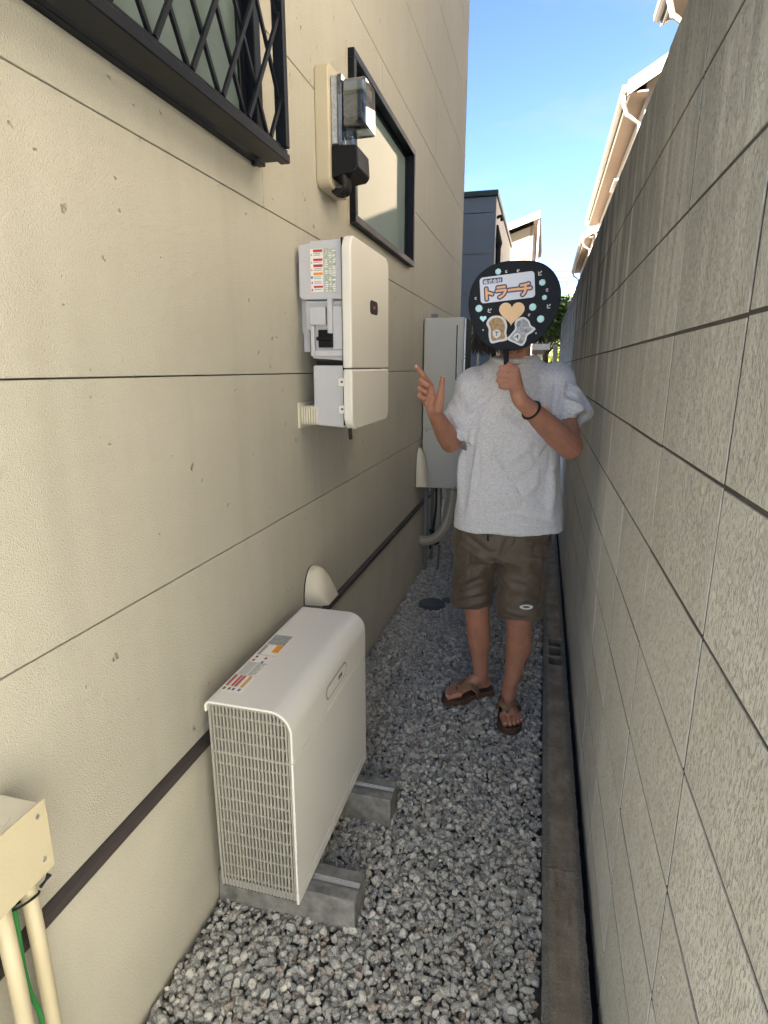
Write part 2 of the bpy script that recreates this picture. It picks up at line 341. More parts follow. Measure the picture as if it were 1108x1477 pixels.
def rrect(x0, z0, x1, z1, r, n=6, corners=(1, 1, 1, 1)):
    """rounded rectangle, anticlockwise from lower left; corners = ll, lr, ur, ul"""
    out = []
    for (cx, cz, a0, on) in ((x0 + r, z0 + r, 180, corners[0]), (x1 - r, z0 + r, 270, corners[1]), (x1 - r, z1 - r, 0, corners[2]), (x0 + r, z1 - r, 90, corners[3])):
        if on: out += [(cx + r * math.cos(R(a0 + 90 * k / n)), cz + r * math.sin(R(a0 + 90 * k / n))) for k in range(n + 1)]
        else:
            out.append((cx + (-r if a0 in (180, 90) else r), cz + (-r if a0 in (180, 270) else r)))
    return out
def bez(p0, p1, p2, p3, n=16):
    p0, p1, p2, p3 = map(Vector, (p0, p1, p2, p3))
    return [p0 * (1 - t) ** 3 + p1 * 3 * t * (1 - t) ** 2 + p2 * 3 * t * t * (1 - t) + p3 * t ** 3 for t in [i / n for i in range(n + 1)]]
def spline(pts, n=8, closed=True):
    P = [Vector(p) for p in pts]; out = []; m = len(P)
    for i in range(m if closed else m - 1):
        a, b, c, d = (P[(i - 1) % m], P[i], P[(i + 1) % m], P[(i + 2) % m]) if closed else (P[max(i - 1, 0)], P[i], P[i + 1], P[min(i + 2, m - 1)])
        for k in range(n):
            t = k / n; out.append(0.5 * ((2 * b) + (c - a) * t + (2 * a - 5 * b + 4 * c - d) * t * t + (3 * b - a - 3 * c + d) * t ** 3))
    if not closed: out.append(P[-1])
    return out

# ------------------------------------------------------------------ THE SETTING
WX = -0.795      # face of the siding
# ground sheet
MB().box(-80, -40, -0.40, 80, 160, -0.06).build('ground', 'earth', kind='structure')
MB().box(-0.80, -6, -0.058, 0.20, 10.2, -0.030).build('gravel_bed', 'soil', kind='structure')
MB().box(0.1985, -6, -0.0590, 0.2225, 10.2, -0.0545).build('wall_gap_shade', 'dark', kind='structure')  # near-black strip, the shade of the narrow gap put in as colour
MB().box(-60, 10.6, -0.056, 60, 12.9, -0.02).build('road', 'asphalt', kind='structure')

# --- left house: siding panels, foundation, flashing
Y0, Y1, ZT = -0.88, 5.75, 6.3
house = thing('siding_house', (WX, Y0, 0), 'beige stone-textured siding house filling the left side, with two windows', 'house')
MB().box(-8.2, Y0 + 0.03, -0.3, WX - 0.004, Y1 - 0.03, 0.50).build('foundation', 'found', house)
WIN1 = (-0.25, 1.985, 1.645, 3.15); WIN2 = (2.43, 2.017, 3.552, 2.622)   # y0 z0 y1 z1
bk = MB().box(-8.2, Y0 + 0.03, 0.50, WX - 0.15, Y1 - 0.012, ZT)
for (a, b, c, d) in ((Y0 + .03, .5, WIN1[0], ZT), (WIN1[2], .5, WIN2[0], ZT), (WIN2[2], .5, Y1 - .012, ZT), (WIN1[0], .5, WIN1[2], WIN1[1]), (WIN1[0], WIN1[3], WIN1[2], ZT), (WIN2[0], .5, WIN2[2], WIN2[1]), (WIN2[0], WIN2[3], WIN2[2], ZT)):
    bk.box(WX - 0.15, a, b, WX - 0.016, c, d)
bk.build('wall', 'back', house)
rows = [0.520] + [0.970 + 0.4587 * k for k in range(12)]
rows = [z for z in rows if z < ZT] + [ZT]
offs = [2.95, 0.52, 2.10, 1.66, 2.95, 1.30, 2.2, 0.7]
def panel(y0, z0, y1, z1, g=0.0016, t=0.014):
    ys, zs = [y0 + g, y1 - g], [z0 + g, z1 - g]
    for (a, b, c, d) in (WIN1, WIN2):
        if a < y1 and c > y0 and b < z1 and d > z0:
            ys += [q for q in (a, c) if y0 + g < q < y1 - g]; zs += [q for q in (b, d) if z0 + g < q < z1 - g]
    ys.sort(); zs.sort(); bm = bmesh.new(); V = {}
    def vv(y, z):
        if (y, z) not in V: V[(y, z)] = bm.verts.new((WX, y, z))
        return V[(y, z)]
    fs = []
    for i in range(len(ys) - 1):
        for j in range(len(zs) - 1):
            cy, cz = (ys[i] + ys[i + 1]) / 2, (zs[j] + zs[j + 1]) / 2
            if any(a < cy < c and b < cz < d for (a, b, c, d) in (WIN1, WIN2)): continue
            fs.append(bm.faces.new([vv(ys[i], zs[j]), vv(ys[i + 1], zs[j]), vv(ys[i + 1], zs[j + 1]), vv(ys[i], zs[j + 1])]))
    if not fs: bm.free(); return
    e = bmesh.ops.extrude_face_region(bm, geom=fs)
    bmesh.ops.translate(bm, verts=[x for x in e['geom'] if isinstance(x, bmesh.types.BMVert)], vec=(-t, 0, 0))
    bmesh.ops.recalc_face_normals(bm, faces=bm.faces)
    m = bpy.data.meshes.new('siding_panel'); bm.to_mesh(m); bm.free()
    obj('siding_panel', m, 'siding', house, bevel=0.0012, seg=1)
for r in range(len(rows) - 1):
    y = offs[r % len(offs)] - 3.03 * 2; cuts = [Y0]
    while y < Y1:
        if y > Y0 + 0.1 and y < Y1 - 0.1: cuts.append(y)
        y += 3.03
    cuts.append(Y1)
    for a, b in zip(cuts[:-1], cuts[1:]): panel(a, rows[r], b, rows[r + 1])
MB().prism([(WX - 0.015, 0.5215), (WX + 0.003, 0.5185), (WX + 0.015, 0.5145), (WX + 0.016, 0.495), (WX + 0.012, 0.495), (WX + 0.012, 0.499), (WX - 0.003, 0.501), (WX - 0.015, 0.501)], Y0, Y1, 'y').build('drip_flashing', 'trim', house)
MB().box(WX - 0.012, Y1, 0.5, WX + 0.002, Y1 + 0.012, ZT).box(WX - 3, Y1, 0.5, WX - 0.013, Y1 + 0.010, ZT).build('corner_trim', 'siding', house)
# roof: thin overhang above the picture
MB().prism([(WX + 0.30, ZT + 0.0), (WX + 0.30, ZT + 0.14), (-4.5, ZT + 1.3), (-8.6, ZT + 0.14), (-8.6, ZT)], Y0 - 0.35, Y1 + 0.35, 'y').build('roof', 'hroof', house)
# window 1 behind the lattice
def window(win, proud, fw, sash, name='window'):
    y0, z0, y1, z1 = win; X = WX
    f = MB()
    f.box(X - 0.06, y0, z0, X + proud, y1, z0 + fw).box(X - 0.06, y0, z1 - fw, X + proud, y1, z1)
    f.box(X - 0.06, y0, z0 + fw, X + proud, y0 + fw, z1 - fw).box(X - 0.06, y1 - fw, z0 + fw, X + proud, y1, z1 - fw)
    w_ = f.build(name, 'navy', house, bevel=0.002, seg=1)
    s = MB(); i = fw; o = X - 0.012
    a, b, c, d = y0 + i, z0 + i, y1 - i, z1 - i
    s.box(o - 0.02, a, b, o, c, b + sash).box(o - 0.02, a, d - sash * .6, o, c, d).box(o - 0.02, a, b + sash, o, a + sash * .6, d - sash * .6).box(o - 0.02, c - sash * .6, b + sash, o, c, d - sash * .6)
    s.build('sash', 'navy', w_, bevel=0.0015, seg=1)
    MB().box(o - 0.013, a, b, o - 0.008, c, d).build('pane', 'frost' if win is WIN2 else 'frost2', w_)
    return w_, (a, b, c, d, o)
w1, q = window(WIN1, 0.018, 0.035, 0.05)
MB().box(q[4] - 0.03, 0.78, q[1], q[4] + 0.004, 0.83, q[3]).build('mullion', 'navy', w1, bevel=0.0015, seg=1)
w2, q = window(WIN2, 0.030, 0.030, 0.030)
# caulk line beside window 2
MB().box(WX, WIN2[0] - 0.010, WIN2[1] - 0.01, WX + 0.004, WIN2[0] - 0.001, WIN2[3] + 0.02).build('sealant', 'cream', house)
# lattice grille
GX = WX + 0.100
gr = MB().box(GX - 0.020, -0.32, 1.974, GX + 0.008, 1.606, 1.996).box(GX - 0.026, -0.32, 1.996, GX + 0.002, 1.606, 2.008).box(GX - 0.060, -0.32, 1.980, GX - 0.020, 1.60, 1.990).build('window_grille', 'navy', house, bevel=0.002, seg=1)
MB().box(GX - 0.022, 1.584, 2.0085, GX + 0.010, 1.603, 3.2).build('post', 'navy', gr, bevel=0.002, seg=1)
MB().box(GX - 0.022, -0.32, 3.2, GX + 0.014, 1.606, 3.24).build('rail', 'navy', gr)
MB().box(GX - 0.085, 1.588, 1.991, GX - 0.030, 1.600, 2.004).box(GX - 0.097, 1.588, 1.975, GX - 0.086, 1.602, 2.03).build('bracket', 'navy', gr)
def bar(y0, z0, y1, z1, x, wd=0.010, t=0.007):
    d = Vector((0, y1 - y0, z1 - z0)).normalized(); n = Vector((0, -d.z, d.y)) * wd / 2
    P = [Vector((x, y0, z0)) + n, Vector((x, y0, z0)) - n, Vector((x, y1, z1)) - n, Vector((x, y1, z1)) + n]
    return MB().add([p for p in P] + [p + Vector((t, 0, 0)) for p in P], [(0, 1, 2, 3), (7, 6, 5, 4), (0, 4, 5, 1), (1, 5, 6, 2), (2, 6, 7, 3), (3, 7, 4, 0)])
pitch, sl_ = 0.1155, 1.57
protos = {}
for sgn in (1, -1):
    k = 0
    while k < 32:
        yb = 1.51 - 0.1155 * k if sgn > 0 else 1.51 - 0.1155 * k
        k += 1
        # bars start on the bottom rail, or on the left/right post
        y0_, z0_ = yb, 2.009
        if sgn > 0:
            y1_ = min(1.583, yb + (3.2 - z0_) / sl_); 
            if y1_ <= yb: continue
            bar(y0_, z0_, y1_, z0_ + (y1_ - y0_) * sl_, GX - 0.004).build('lattice_bar', 'navy', gr)
        else:
            y1_ = max(-0.30, yb - (3.2 - z0_) / sl_)
            bar(y0_, z0_, y1_, z0_ + (y0_ - y1_) * sl_, GX - 0.013).build('lattice_bar', 'navy', gr)
        if yb < -0.2: break
zz = 2.009 + (1.583 - 1.51) * sl_   # bars that leave the right post going up-left
k = 0
while zz < 3.15:
    z0_ = zz + 0.0; y1_ = max(-0.3, 1.583 - (3.2 - z0_) / sl_)
    bar(1.583, z0_, y1_, z0_ + (1.583 - y1_) * sl_, GX - 0.013).build('lattice_bar', 'navy', gr); zz += pitch * sl_

# --- right wall of concrete blocks, stack bond
RX = 0.220
wall = thing('concrete_block_wall', (RX, 0.378, 0), 'tall grey concrete block wall with rain streaks along the right side', 'wall')
MB().box(RX + 0.0015, 0.378 - 8 * 0.4, -0.35, RX + 0.115, 10.178, 2.105).build('mortar_joint', 'mortar', wall)
bmsh = None
zrows = [(-0.095 + 0.2 * k, 0.2) for k in range(10)] + [(1.905, 0.215)]
def rough_block(hh, jit):
    bm = bmesh.new(); bmesh.ops.create_cube(bm, size=1)
    for v in bm.verts: v.co = Vector((0.5 * 0.1 + v.co.x * 0.1, 0.2 + v.co.y * (0.4 - 0.0095), hh / 2 + v.co.z * (hh - 0.0058)))
    bmesh.ops.bevel(bm, geom=bm.edges[:], offset=0.0008, segments=1, affect='EDGES')
    m = bpy.data.meshes.new('concrete_block'); bm.to_mesh(m); bm.free(); m.materials.append(MT['block']); return m
meshes = {hh: rough_block(hh, 0) for hh in (0.2, 0.215)}
for j in range(25):
    for (z, hh) in zrows:
        o = bpy.data.objects.new('concrete_block', meshes[hh])
        o.location = (RX + random.uniform(-0.0005, 0.0004), 0.378 - 0.4 + 0.4 * j + random.uniform(-.0008, .0008), z + random.uniform(-.0008, .0008))
        o.rotation_euler = (random.uniform(-.0015, .0015), random.uniform(-.0015, .0015), random.uniform(-.0008, .0008)); link(o, wall)
rest = MB()
for j in range(-14, 0):
    for (z, hh) in zrows: rest.box(RX, 0.3805 - 0.4 + 0.4 * j, z + 0.003, RX + 0.1, 0.7755 - 0.4 + 0.4 * j, z + hh - 0.003)
rest.build('concrete_block', 'block', wall, kind='stuff')

# --- kerb of old blocks between gravel and wall
kerb = thing('concrete_kerb', (0.14, 0.4, 0), 'dark weathered concrete kerb strip with three open cells at foot of block wall', 'kerb')
KX0, KX1, KT = 0.086, 0.197, 0.013
def kerb_strip(y0, y1, name='kerb_block'):
    bm = bmesh.new(); ny = max(2, int((y1 - y0) / 0.012)); nx = 10
    top = [[bm.verts.new((KX0 + (KX1 - KX0) * i / nx, y0 + (y1 - y0) * j / ny, KT + (0.0035 * noise.noise(Vector((i * 0.6, j * 0.35 + y0 * 80, 3)))) - (0.004 if i in (0, nx) else 0) + (0.0018 if 1 < i < 4 else 0))) for i in range(nx + 1)] for j in range(ny + 1)]
    for j in range(ny + 1):
        top[j][0].co.x += 0.004 * noise.noise(Vector((0, j * 0.5 + y0 * 80, 7))); top[j][nx].co.x += 0.003 * noise.noise(Vector((0, j * 0.4 + y0 * 80, 17)))
    for j in range(ny):
        for i in range(nx): bm.faces.new([top[j][i], top[j][i + 1], top[j + 1][i + 1], top[j + 1][i]])
    for col, fl in ((0, 1), (nx, 0)):
        low = [bm.verts.new((top[j][col].co.x, top[j][col].co.y, -0.2)) for j in range(ny + 1)]
        for j in range(ny):
            q_ = [top[j][col], top[j + 1][col], low[j + 1], low[j]]; bm.faces.new(q_ if fl else q_[::-1])
    m = bpy.data.meshes.new(name); bmesh.ops.recalc_face_normals(bm, faces=bm.faces); bm.to_mesh(m); bm.free()
    return obj(name, m, 'kerb', kerb, smooth=False)
kb = [0.35, 0.93, 1.50, 2.09, 2.695]
for a, b in zip(kb[:-1], kb[1:]): kerb_strip(a, b - 0.002)
for k in range(12): kerb_strip(3.095 + 0.59 * k, 3.095 + 0.59 * (k + 1) - 0.002)
MB().box(KX0, -6, -0.2, KX1, 0.349, KT - 0.002).build('kerb_beam', 'kerb', kerb)
hb = MB()
hy = [2.697, 2.765, 2.845, 2.868, 2.948, 2.971, 3.051, 3.093]   # webs and cells
hb.box(KX0, 2.697, -0.2, 0.112, 3.093, KT - .001).box(0.176, 2.697, -0.2, KX1, 3.093, KT - .001)
for a, b in ((0, 1), (2, 3), (4, 5), (6, 7)): hb.box(0.112, hy[a], -0.2, 0.176, hy[b], KT - .001)
hb.box(0.112, 2.70, -0.2, 0.176, 3.09, -0.10)
hb.build('hollow_block', 'kerb', kerb)

# --- gravel: crushed stones as one real-geometry mesh
def stone_variant(sub, cuts, seed):
    bm = bmesh.new(); bmesh.ops.create_icosphere(bm, subdivisions=sub, radius=1); r = random.Random(seed)
    V = np.array([v.co[:] for v in bm.verts]); F = np.array([[v.index for v in f.verts] for f in bm.faces]); bm.free()
    for _ in range(cuts):
        n_ = np.array([r.gauss(0, 1) for _ in range(3)]); n_ /= np.linalg.norm(n_); h_ = r.uniform(0.50, 0.86)
        d = V @ n_; V -= np.outer(np.maximum(0, d - h_), n_)
    V *= np.array([r.uniform(0.9, 1.25), r.uniform(0.75, 1.05), r.uniform(0.6, 0.85)]) * 1.18
    return V, F
hi = [stone_variant(3, 10, 100 + i) for i in range(14)]; lo = [stone_variant(2, 8, 200 + i) for i in range(14)]
def rot_rand():
    q_ = rng.normal(size=4); q_ /= np.linalg.norm(q_); a, b, c, d = q_
    return np.array([[1 - 2 * (c * c + d * d), 2 * (b * c - a * d), 2 * (b * d + a * c)], [2 * (b * c + a * d), 1 - 2 * (b * b + d * d), 2 * (c * d - a * b)], [2 * (b * d - a * c), 2 * (c * d + a * b), 1 - 2 * (b * b + c * c)]])
def gravel(y0, y1, sp, variants, size, layers, x0=-0.792, x1=0.080):
    Vs, Fs, T, Hh = [], [], [], []; off = 0
    for (dz, ph) in layers:
        y = y0; row = 0
        while y < y1:
            x = x0 + (sp / 2 if row % 2 else 0) + ph
            while x < x1:
                px_ = x + rng.uniform(-.42, .42) * sp; py_ = y + ph + rng.uniform(-.42, .42) * sp
                r_ = size * (0.55 + 0.85 * rng.random() ** 1.8)
                if x0 + r_ * 0.5 < px_ < x1:
                    V, F = variants[rng.integers(len(variants))]
                    P = (V @ rot_rand().T) * r_ + np.array([px_, py_, dz + rng.uniform(-.004, .003) + 0.003 * math.sin(px_ * 9 + py_ * 5)])
                    Vs.append(P); Fs.append(F + off); off += len(V); T.append(np.full(len(V), rng.random())); Hh.append(np.full(len(V), rng.random()))
                x += sp
            y += sp * 0.87; row += 1
    return np.vstack(Vs), np.vstack(Fs), np.concatenate(T), np.concatenate(Hh)
def np_mesh(name, V, F, attrs, mat, smooth=False):
    m = bpy.data.meshes.new(name); m.vertices.add(len(V)); m.vertices.foreach_set('co', V.astype(np.float32).ravel())
    k = F.shape[1]; m.loops.add(F.size); m.loops.foreach_set('vertex_index', F.astype(np.int32).ravel())
    m.polygons.add(len(F)); m.polygons.foreach_set('loop_start', np.arange(0, F.size, k, dtype=np.int32)); m.polygons.foreach_set('loop_total', np.full(len(F), k, np.int32))
    m.update(calc_edges=True)
    for n_, a in attrs.items():
        at_ = m.attributes.new(n_, 'FLOAT', 'POINT'); at_.data.foreach_set('value', a.astype(np.float32))
    m.materials.append(MT[mat])
    m.polygons.foreach_set('use_smooth', np.full(len(F), smooth)); return m
tiny = [stone_variant(1, 3, 300 + i) for i in range(14)]
gs = [gravel(0.62, 1.50, 0.0163, hi, 0.0101, [(-0.004, 0.0)]), gravel(0.62, 1.50, 0.020, lo, 0.0105, [(-0.015, 0.009)]),
      gravel(1.50, 3.30, 0.0170, lo, 0.0104, [(-0.004, 0.0)]), gravel(1.50, 3.30, 0.022, lo, 0.0110, [(-0.015, 0.009)]),
      gravel(3.30, 6.40, 0.0178, tiny, 0.0110, [(-0.004, 0.0), (-0.015, 0.009)])]
for g in gs:
    o = obj('gravel', np_mesh('gravel', g[0], g[1], {'tone': g[2], 'hue': g[3]}, 'stone', smooth=False), None, kind='stuff')
# a stone in the gap by the wall
st_ = MB(); V, F = hi[3]; st_.add((V * 0.011 + np.array([0.2065, 1.02, 0.014])).tolist(), F.tolist())
so = st_.build('stone', 'support'); tag(so, 'single loose stone lodged in dark gap between kerb and block wall', 'stone')

# ------------------------------------------------------------------ electric meter on cream board
t = thing('meter_board', (WX, 2.17, 2.03), 'cream plastic backing board carrying the electricity meter beside window', 'meter board')
MB().prism(rrect(2.075, 2.052, 2.285, 2.425, 0.03), WX + 0.0005, WX + 0.050, 'x').build('board', 'cream', t, bevel=0.004)
t = thing('electricity_meter', (WX + 0.051, 2.17, 2.07), 'clear-cased electricity meter with black terminal cover on cream board', 'electricity meter')
x0 = WX + 0.0515
MB().box(x0, 2.095, 2.185, x0 + 0.022, 2.235, 2.388).build('base_plate', 'gprint', t, bevel=0.003)
MB().prism(rrect(2.092, 2.180, 2.238, 2.392, 0.012), x0 + 0.0225, x0 + 0.038, 'x').build('case_rim', 'smoke', t, bevel=0.002)
MB().prism(rrect(2.104, 2.235, 2.228, 2.380, 0.012), x0 + 0.039, x0 + 0.118, 'x').build('clear_cover', 'smoke', t, smooth=False, bevel=0.006)
MB().prism(rrect(2.114, 2.262, 2.218, 2.335, 0.006), x0 + 0.039, x0 + 0.100, 'x').build('register', 'gprint', t, bevel=0.002)
MB().box(x0 + 0.039, 2.112, 2.345, x0 + 0.108, 2.220, 2.374).build('module', 'paper', t, bevel=0.003)
MB().box(x0 + 0.1005, 2.125, 2.285, x0 + 0.102, 2.205, 2.315).build('display', 'dprint', t)
MB().box(x0 + 0.060, 2.109, 2.236, x0 + 0.10, 2.13, 2.250).build('seal', 'dprint', t)
MB().tube([(x0 + 0.03, 2.10, 2.19), (x0 + 0.05, 2.098, 2.175), (x0 + 0.045, 2.1, 2.20)], 0.0025, 6).build('seal_wire', 'metal', t, smooth=True)
MB().prism([(x0, 2.080), (x0 + 0.032, 2.088), (x0 + 0.082, 2.094), (x0 + 0.094, 2.110), (x0 + 0.090, 2.176), (x0, 2.183)], 2.092, 2.238, 'y').build('terminal_cover', 'black', t, bevel=0.005)
for i, yy in enumerate((2.105, 2.128, 2.150)):
    MB().tube(bez((x0 + 0.035, yy, 2.10), (x0 + 0.05, yy + .004, 2.05), (x0 + 0.04, yy + 0.01, 2.035), (x0 - 0.01, yy + 0.03, 2.052)), 0.010, 10).build('cable', 'rubber', t, smooth=True)

# ------------------------------------------------------------------ inverter
t = thing('wall_inverter', (WX, 2.08, 1.25), 'tall white and grey solar inverter mounted on the siding below the meter', 'inverter')
by0, by1 = 1.862, 2.29
MB().prism([(-0.780, 1.826), (-0.745, 1.830), (-0.742, 1.836), (-0.6335, 1.838), (-0.6335, 1.660), (-0.772, 1.662), (-0.782, 1.672)], by0, by1, 'y').build('upper_housing', 'lgrey', t, bevel=0.004)
MB().prism([(-0.768, 1.659), (-0.6335, 1.657), (-0.6335, 1.470), (-0.745, 1.478), (-0.745, 1.567), (-0.765, 1.567)], by0 + 0.012, by1, 'y').build('switch_housing', 'lgrey', t, bevel=0.003)
sw = MB().prism([(-0.745, 1.640), (-0.6355, 1.640), (-0.6355, 1.476), (-0.745, 1.484)], by0 - 0.001, by0 + 0.0115, 'y')
sw = MB()   # hooded frame round the isolator
sw.box(-0.745, by0 - 0.010, 1.582, -0.690, by0 + 0.0115, 1.638).box(-0.745, by0 - 0.004, 1.484, -0.732, by0 + 0.0115, 1.5815).box(-0.7315, by0 - 0.004, 1.484, -0.6355, by0 + 0.0115, 1.504).box(-0.6665, by0 - 0.004, 1.5045, -0.6355, by0 + 0.0115, 1.640)
sw.build('switch_frame', 'lgrey', t, bevel=0.002)
MB().box(-0.683, by0 - 0.012, 1.556, -0.667, by0 + 0.0115, 1.664).build('lock_tab', 'lgrey', t, bevel=0.002)
dsw = MB().box(-0.722, by0 + 0.004, 1.512, -0.672, by0 + 0.0115, 1.568).build('isolator_switch', 'black', t, bevel=0.003)
MB().box(-0.724, by0 - 0.010, 1.534, -0.670, by0 + 0.0035, 1.546).build('knob', 'black', dsw, bevel=0.003)
MB().prism([(-0.741, 1.455), (-0.6335, 1.455), (-0.6335, 1.252), (-0.725, 1.258), (-0.739, 1.270), (-0.742, 1.285)], by0, by1, 'y').build('lower_housing', 'lgrey', t, bevel=0.005)
MB().box(-0.735, by0 + 0.02, 1.456, -0.6335, by1, 1.472).build('seam_gasket', 'dark', t)
MB().box(-0.790, by0 + 0.05, 1.50, -0.7685, by1 - 0.05, 1.80).box(-0.7945, by0 + 0.05, 1.56, -0.7905, by1 - 0.05, 1.76).build('wall_bracket', 'lgrey', t)
MB().box(-0.7495, by0 + 0.03, 1.34, -0.7425, by0 + 0.06, 1.40).build('clip', 'lgrey', t)
cy0, cy1 = 1.848, 2.318
c1 = MB().prism(rrect(cy0, 1.4460, cy1, 1.850, 0.045, 8, (0, 0, 1, 1)), -0.6325, -0.600, 'x').build('front_cover', 'wwhite', t, bevel=0.007, seg=4)
c2 = MB().prism(rrect(cy0, 1.246, cy1, 1.4430, 0.045, 8, (1, 1, 0, 0)), -0.6325, -0.600, 'x').build('lower_cover', 'wwhite', t, bevel=0.007, seg=4)
MB().box(-0.6335, cy0 + 0.004, 1.26, -0.629, cy1 - .004, 1.84).build('cover_gasket', 'dark', t)
d = MB().prism(rrect(2.058, 1.632, 2.155, 1.678, 0.016, 5), -0.6002, -0.5985, 'x').build('status_display', 'black', c1, bevel=0.0006, seg=1)
MB().box(-0.5984, 2.093, 1.650, -0.5980, 2.120, 1.660).build('indicator', 'red', c1)
for zc in (1.402, 1.314):
    MB().box(-0.650, by0 - 0.011, zc - 0.014, -0.6265, by0 - 0.001, zc + 0.013).build('latch', 'wwhite', t, bevel=0.0015, seg=1)
    MB().box(-0.660, by0 - 0.007, zc - 0.006, -0.6505, by0 - 0.001, zc + 0.006).box(-0.648, by0 - 0.006, zc - 0.030, -0.636, by0 - 0.001, zc - 0.0145).build('latch_pin', 'lgrey', t)
    MB().box(-0.641, by0 - 0.0116, zc - 0.003, -0.634, by0 - 0.0111, zc + 0.004).build('latch_mark', 'dprint', t)
MB().tube([(-0.618, 1.872, 1.25), (-0.616, 1.872, 1.213)], 0.0065, 10).build('antenna', 'rubber', t, smooth=True)
# warning label and rating plate on the side: real rows of print
lab = MB().box(-0.7395, by0 - 0.0012, 1.684, -0.6975, by0 - 0.0002, 1.812).build('warning_label', 'paper', t)
ycol = by0 - 0.0016
for z0_, z1_, mt in ((1.802, 1.810, 'red'), (1.776, 1.783, 'orange'), (1.758, 1.766, 'red'), (1.734, 1.742, 'orange'), (1.696, 1.702, 'red')):
    MB().box(-0.7295, ycol, z0_, -0.6985, ycol + .0005, z1_).build('print_band', mt if z0_ != 1.776 else 'red', lab)
for zc in (1.795, 1.772, 1.750, 1.712, 1.690):
    MB().prism([(-0.7385, zc - .003), (-0.7315, zc - .003), (-0.735, zc + .005)], ycol, ycol + .0005, 'y').build('warning_triangle', 'orange' if zc > 1.72 else 'red', lab)
MB().box(-0.7385, ycol, 1.724, -0.732, ycol + .0005, 1.731).build('print_band', 'blue', lab)
for zc in (1.797, 1.792, 1.771, 1.752, 1.747, 1.728, 1.723, 1.714, 1.709, 1.690):
    MB().box(-0.7285, ycol, zc, -0.6995 - random.uniform(0, .006), ycol + .0005, zc + 0.0022).build('print_line', 'gprint', lab)
rp = MB().box(-0.6935, by0 - 0.0012, 1.679, -0.6525, by0 - 0.0002, 1.812).build('rating_plate', 'silver', t)
for i in range(19):
    z_ = 1.806 - i * 0.0066
    for (a, b) in ((-0.692, -0.680), (-0.678, -0.668), (-0.666, -0.654)):
        if random.random() < 0.75: MB().box(a + random.uniform(0, .003), ycol, z_ - 0.0035, b - random.uniform(0, .003), ycol + .0005, z_).build('print_line', 'paper', rp)
# flexible duct behind the inverter
t = thing('flexible_duct', (WX, 1.93, 1.28), 'short cream ribbed duct coming from the wall below the grey inverter', 'duct')
MB().box(WX + 0.0005, 1.845, 1.248, WX + 0.006, 1.98, 1.333).build('wall_flange', 'offwhite', t, bevel=0.001, seg=1)
for k in range(7):
    x_ = WX + 0.008 + k * 0.0088
    MB().prism(rrect(1.858 + (k % 2) * 0.0, 1.258, 1.968, 1.322, 0.012), x_, x_ + 0.0058, 'x').build('rib', 'offwhite', t, bevel=0.001, seg=1)
MB().prism(rrect(1.866, 1.266, 1.960, 1.314, 0.010), WX + 0.006, WX + 0.072, 'x').build('core', 'offwhite', t)

# ------------------------------------------------------------------ battery unit on two supports
def support(y, z1, lbl):
    t = thing('support_block', (-0.6, y, 0), lbl, 'support block', 'grey support blocks under the white unit')
    a, b, zt = -0.790, -0.392, z1
    body = MB().prism([(y, -0.02), (y + 0.104, -0.02), (y + 0.100, zt), (y + 0.064, zt), (y + 0.062, zt - 0.006), (y + 0.044, zt - 0.006), (y + 0.042, zt), (y + 0.004, zt)], a, b, 'x')
    body.build('block', 'support', t, bevel=0.003, seg=2)
    MB().box(a + 0.002, y + 0.045, zt - 0.0058, b - 0.002, y + 0.061, zt - 0.0022).build('metal_channel', 'metal', t)
    MB().box(a, y + 0.0445, zt - 0.0022, b - 0.001, y + 0.0475, zt + 0.0015).box(a, y + 0.0585, zt - 0.0022, b - 0.001, y + 0.0615, zt + 0.0015).build('channel_lip', 'metal', t)
support(1.165, 0.094, 'nearer grey support block under front end of the white unit, on gravel')
support(1.545, 0.094, 'farther grey support block under back end of the white unit, on gravel')
t = thing('battery_unit', (-0.64, 1.42, 0.095), 'white outdoor battery unit with rounded top and slotted grey side grille', 'battery unit')
ux0, ux1, uy0, uy1, uz0, uzt = -0.757, -0.525, 1.118, 1.722, 0.100, 0.655
def cprof(x0_, x1_, z0_, z1_, r, n=10):
    return [(x0_, z0_), (x1_, z0_)] + [(x1_ - r + r * math.cos(R(90 * k / n)), z1_ - r + r * math.sin(R(90 * k / n))) for k in range(n + 1)] + \
           [(x0_ + 0.014 * (1 - math.sin(R(90 * k / 4))), z1_ - 0.014 + 0.014 * math.cos(R(90 * k / 4))) for k in range(4, -1, -1)][::-1][::-1]
def shell(outer, inner, ya, yb):
    n = len(outer); v = [(p[0], ya, p[1]) for p in outer] + [(p[0], ya, p[1]) for p in inner] + [(p[0], yb, p[1]) for p in outer] + [(p[0], yb, p[1]) for p in inner]
    f = []
    for i in range(n - 1):
        j = i + 1
        f += [(i, j, n + j, n + i), (2 * n + i, 3 * n + i, 3 * n + j, 2 * n + j), (i, 2 * n + i, 2 * n + j, j), (n + i, n + j, 3 * n + j, 3 * n + i)]
    f += [(0, n, 3 * n, 2 * n), (n - 1, 3 * n - 1, 4 * n - 1, 2 * n - 1)]
    return MB().add(v, f)
def arc_prof(off, zlow, xback):
    r = 0.058
    o = [(ux1 - off, zlow)] + [(ux1 - r + (r - off) * math.cos(R(90 * k / 12)), uzt - r + (r - off) * math.sin(R(90 * k / 12))) for k in range(13)]
    rb = 0.016
    o += [(xback + rb + (rb - off) * math.cos(R(90 + 90 * k / 5)), uzt - rb + (rb - off) * math.sin(R(90 + 90 * k / 5))) for k in range(6)] + [(xback + off, uzt - 0.03)]
    return o
hood = shell(arc_prof(0, 0.5195, ux0), arc_prof(0.006, 0.5195, ux0), uy0, uy1).build('top_cover', 'white', t, bevel=0.0022, seg=3)
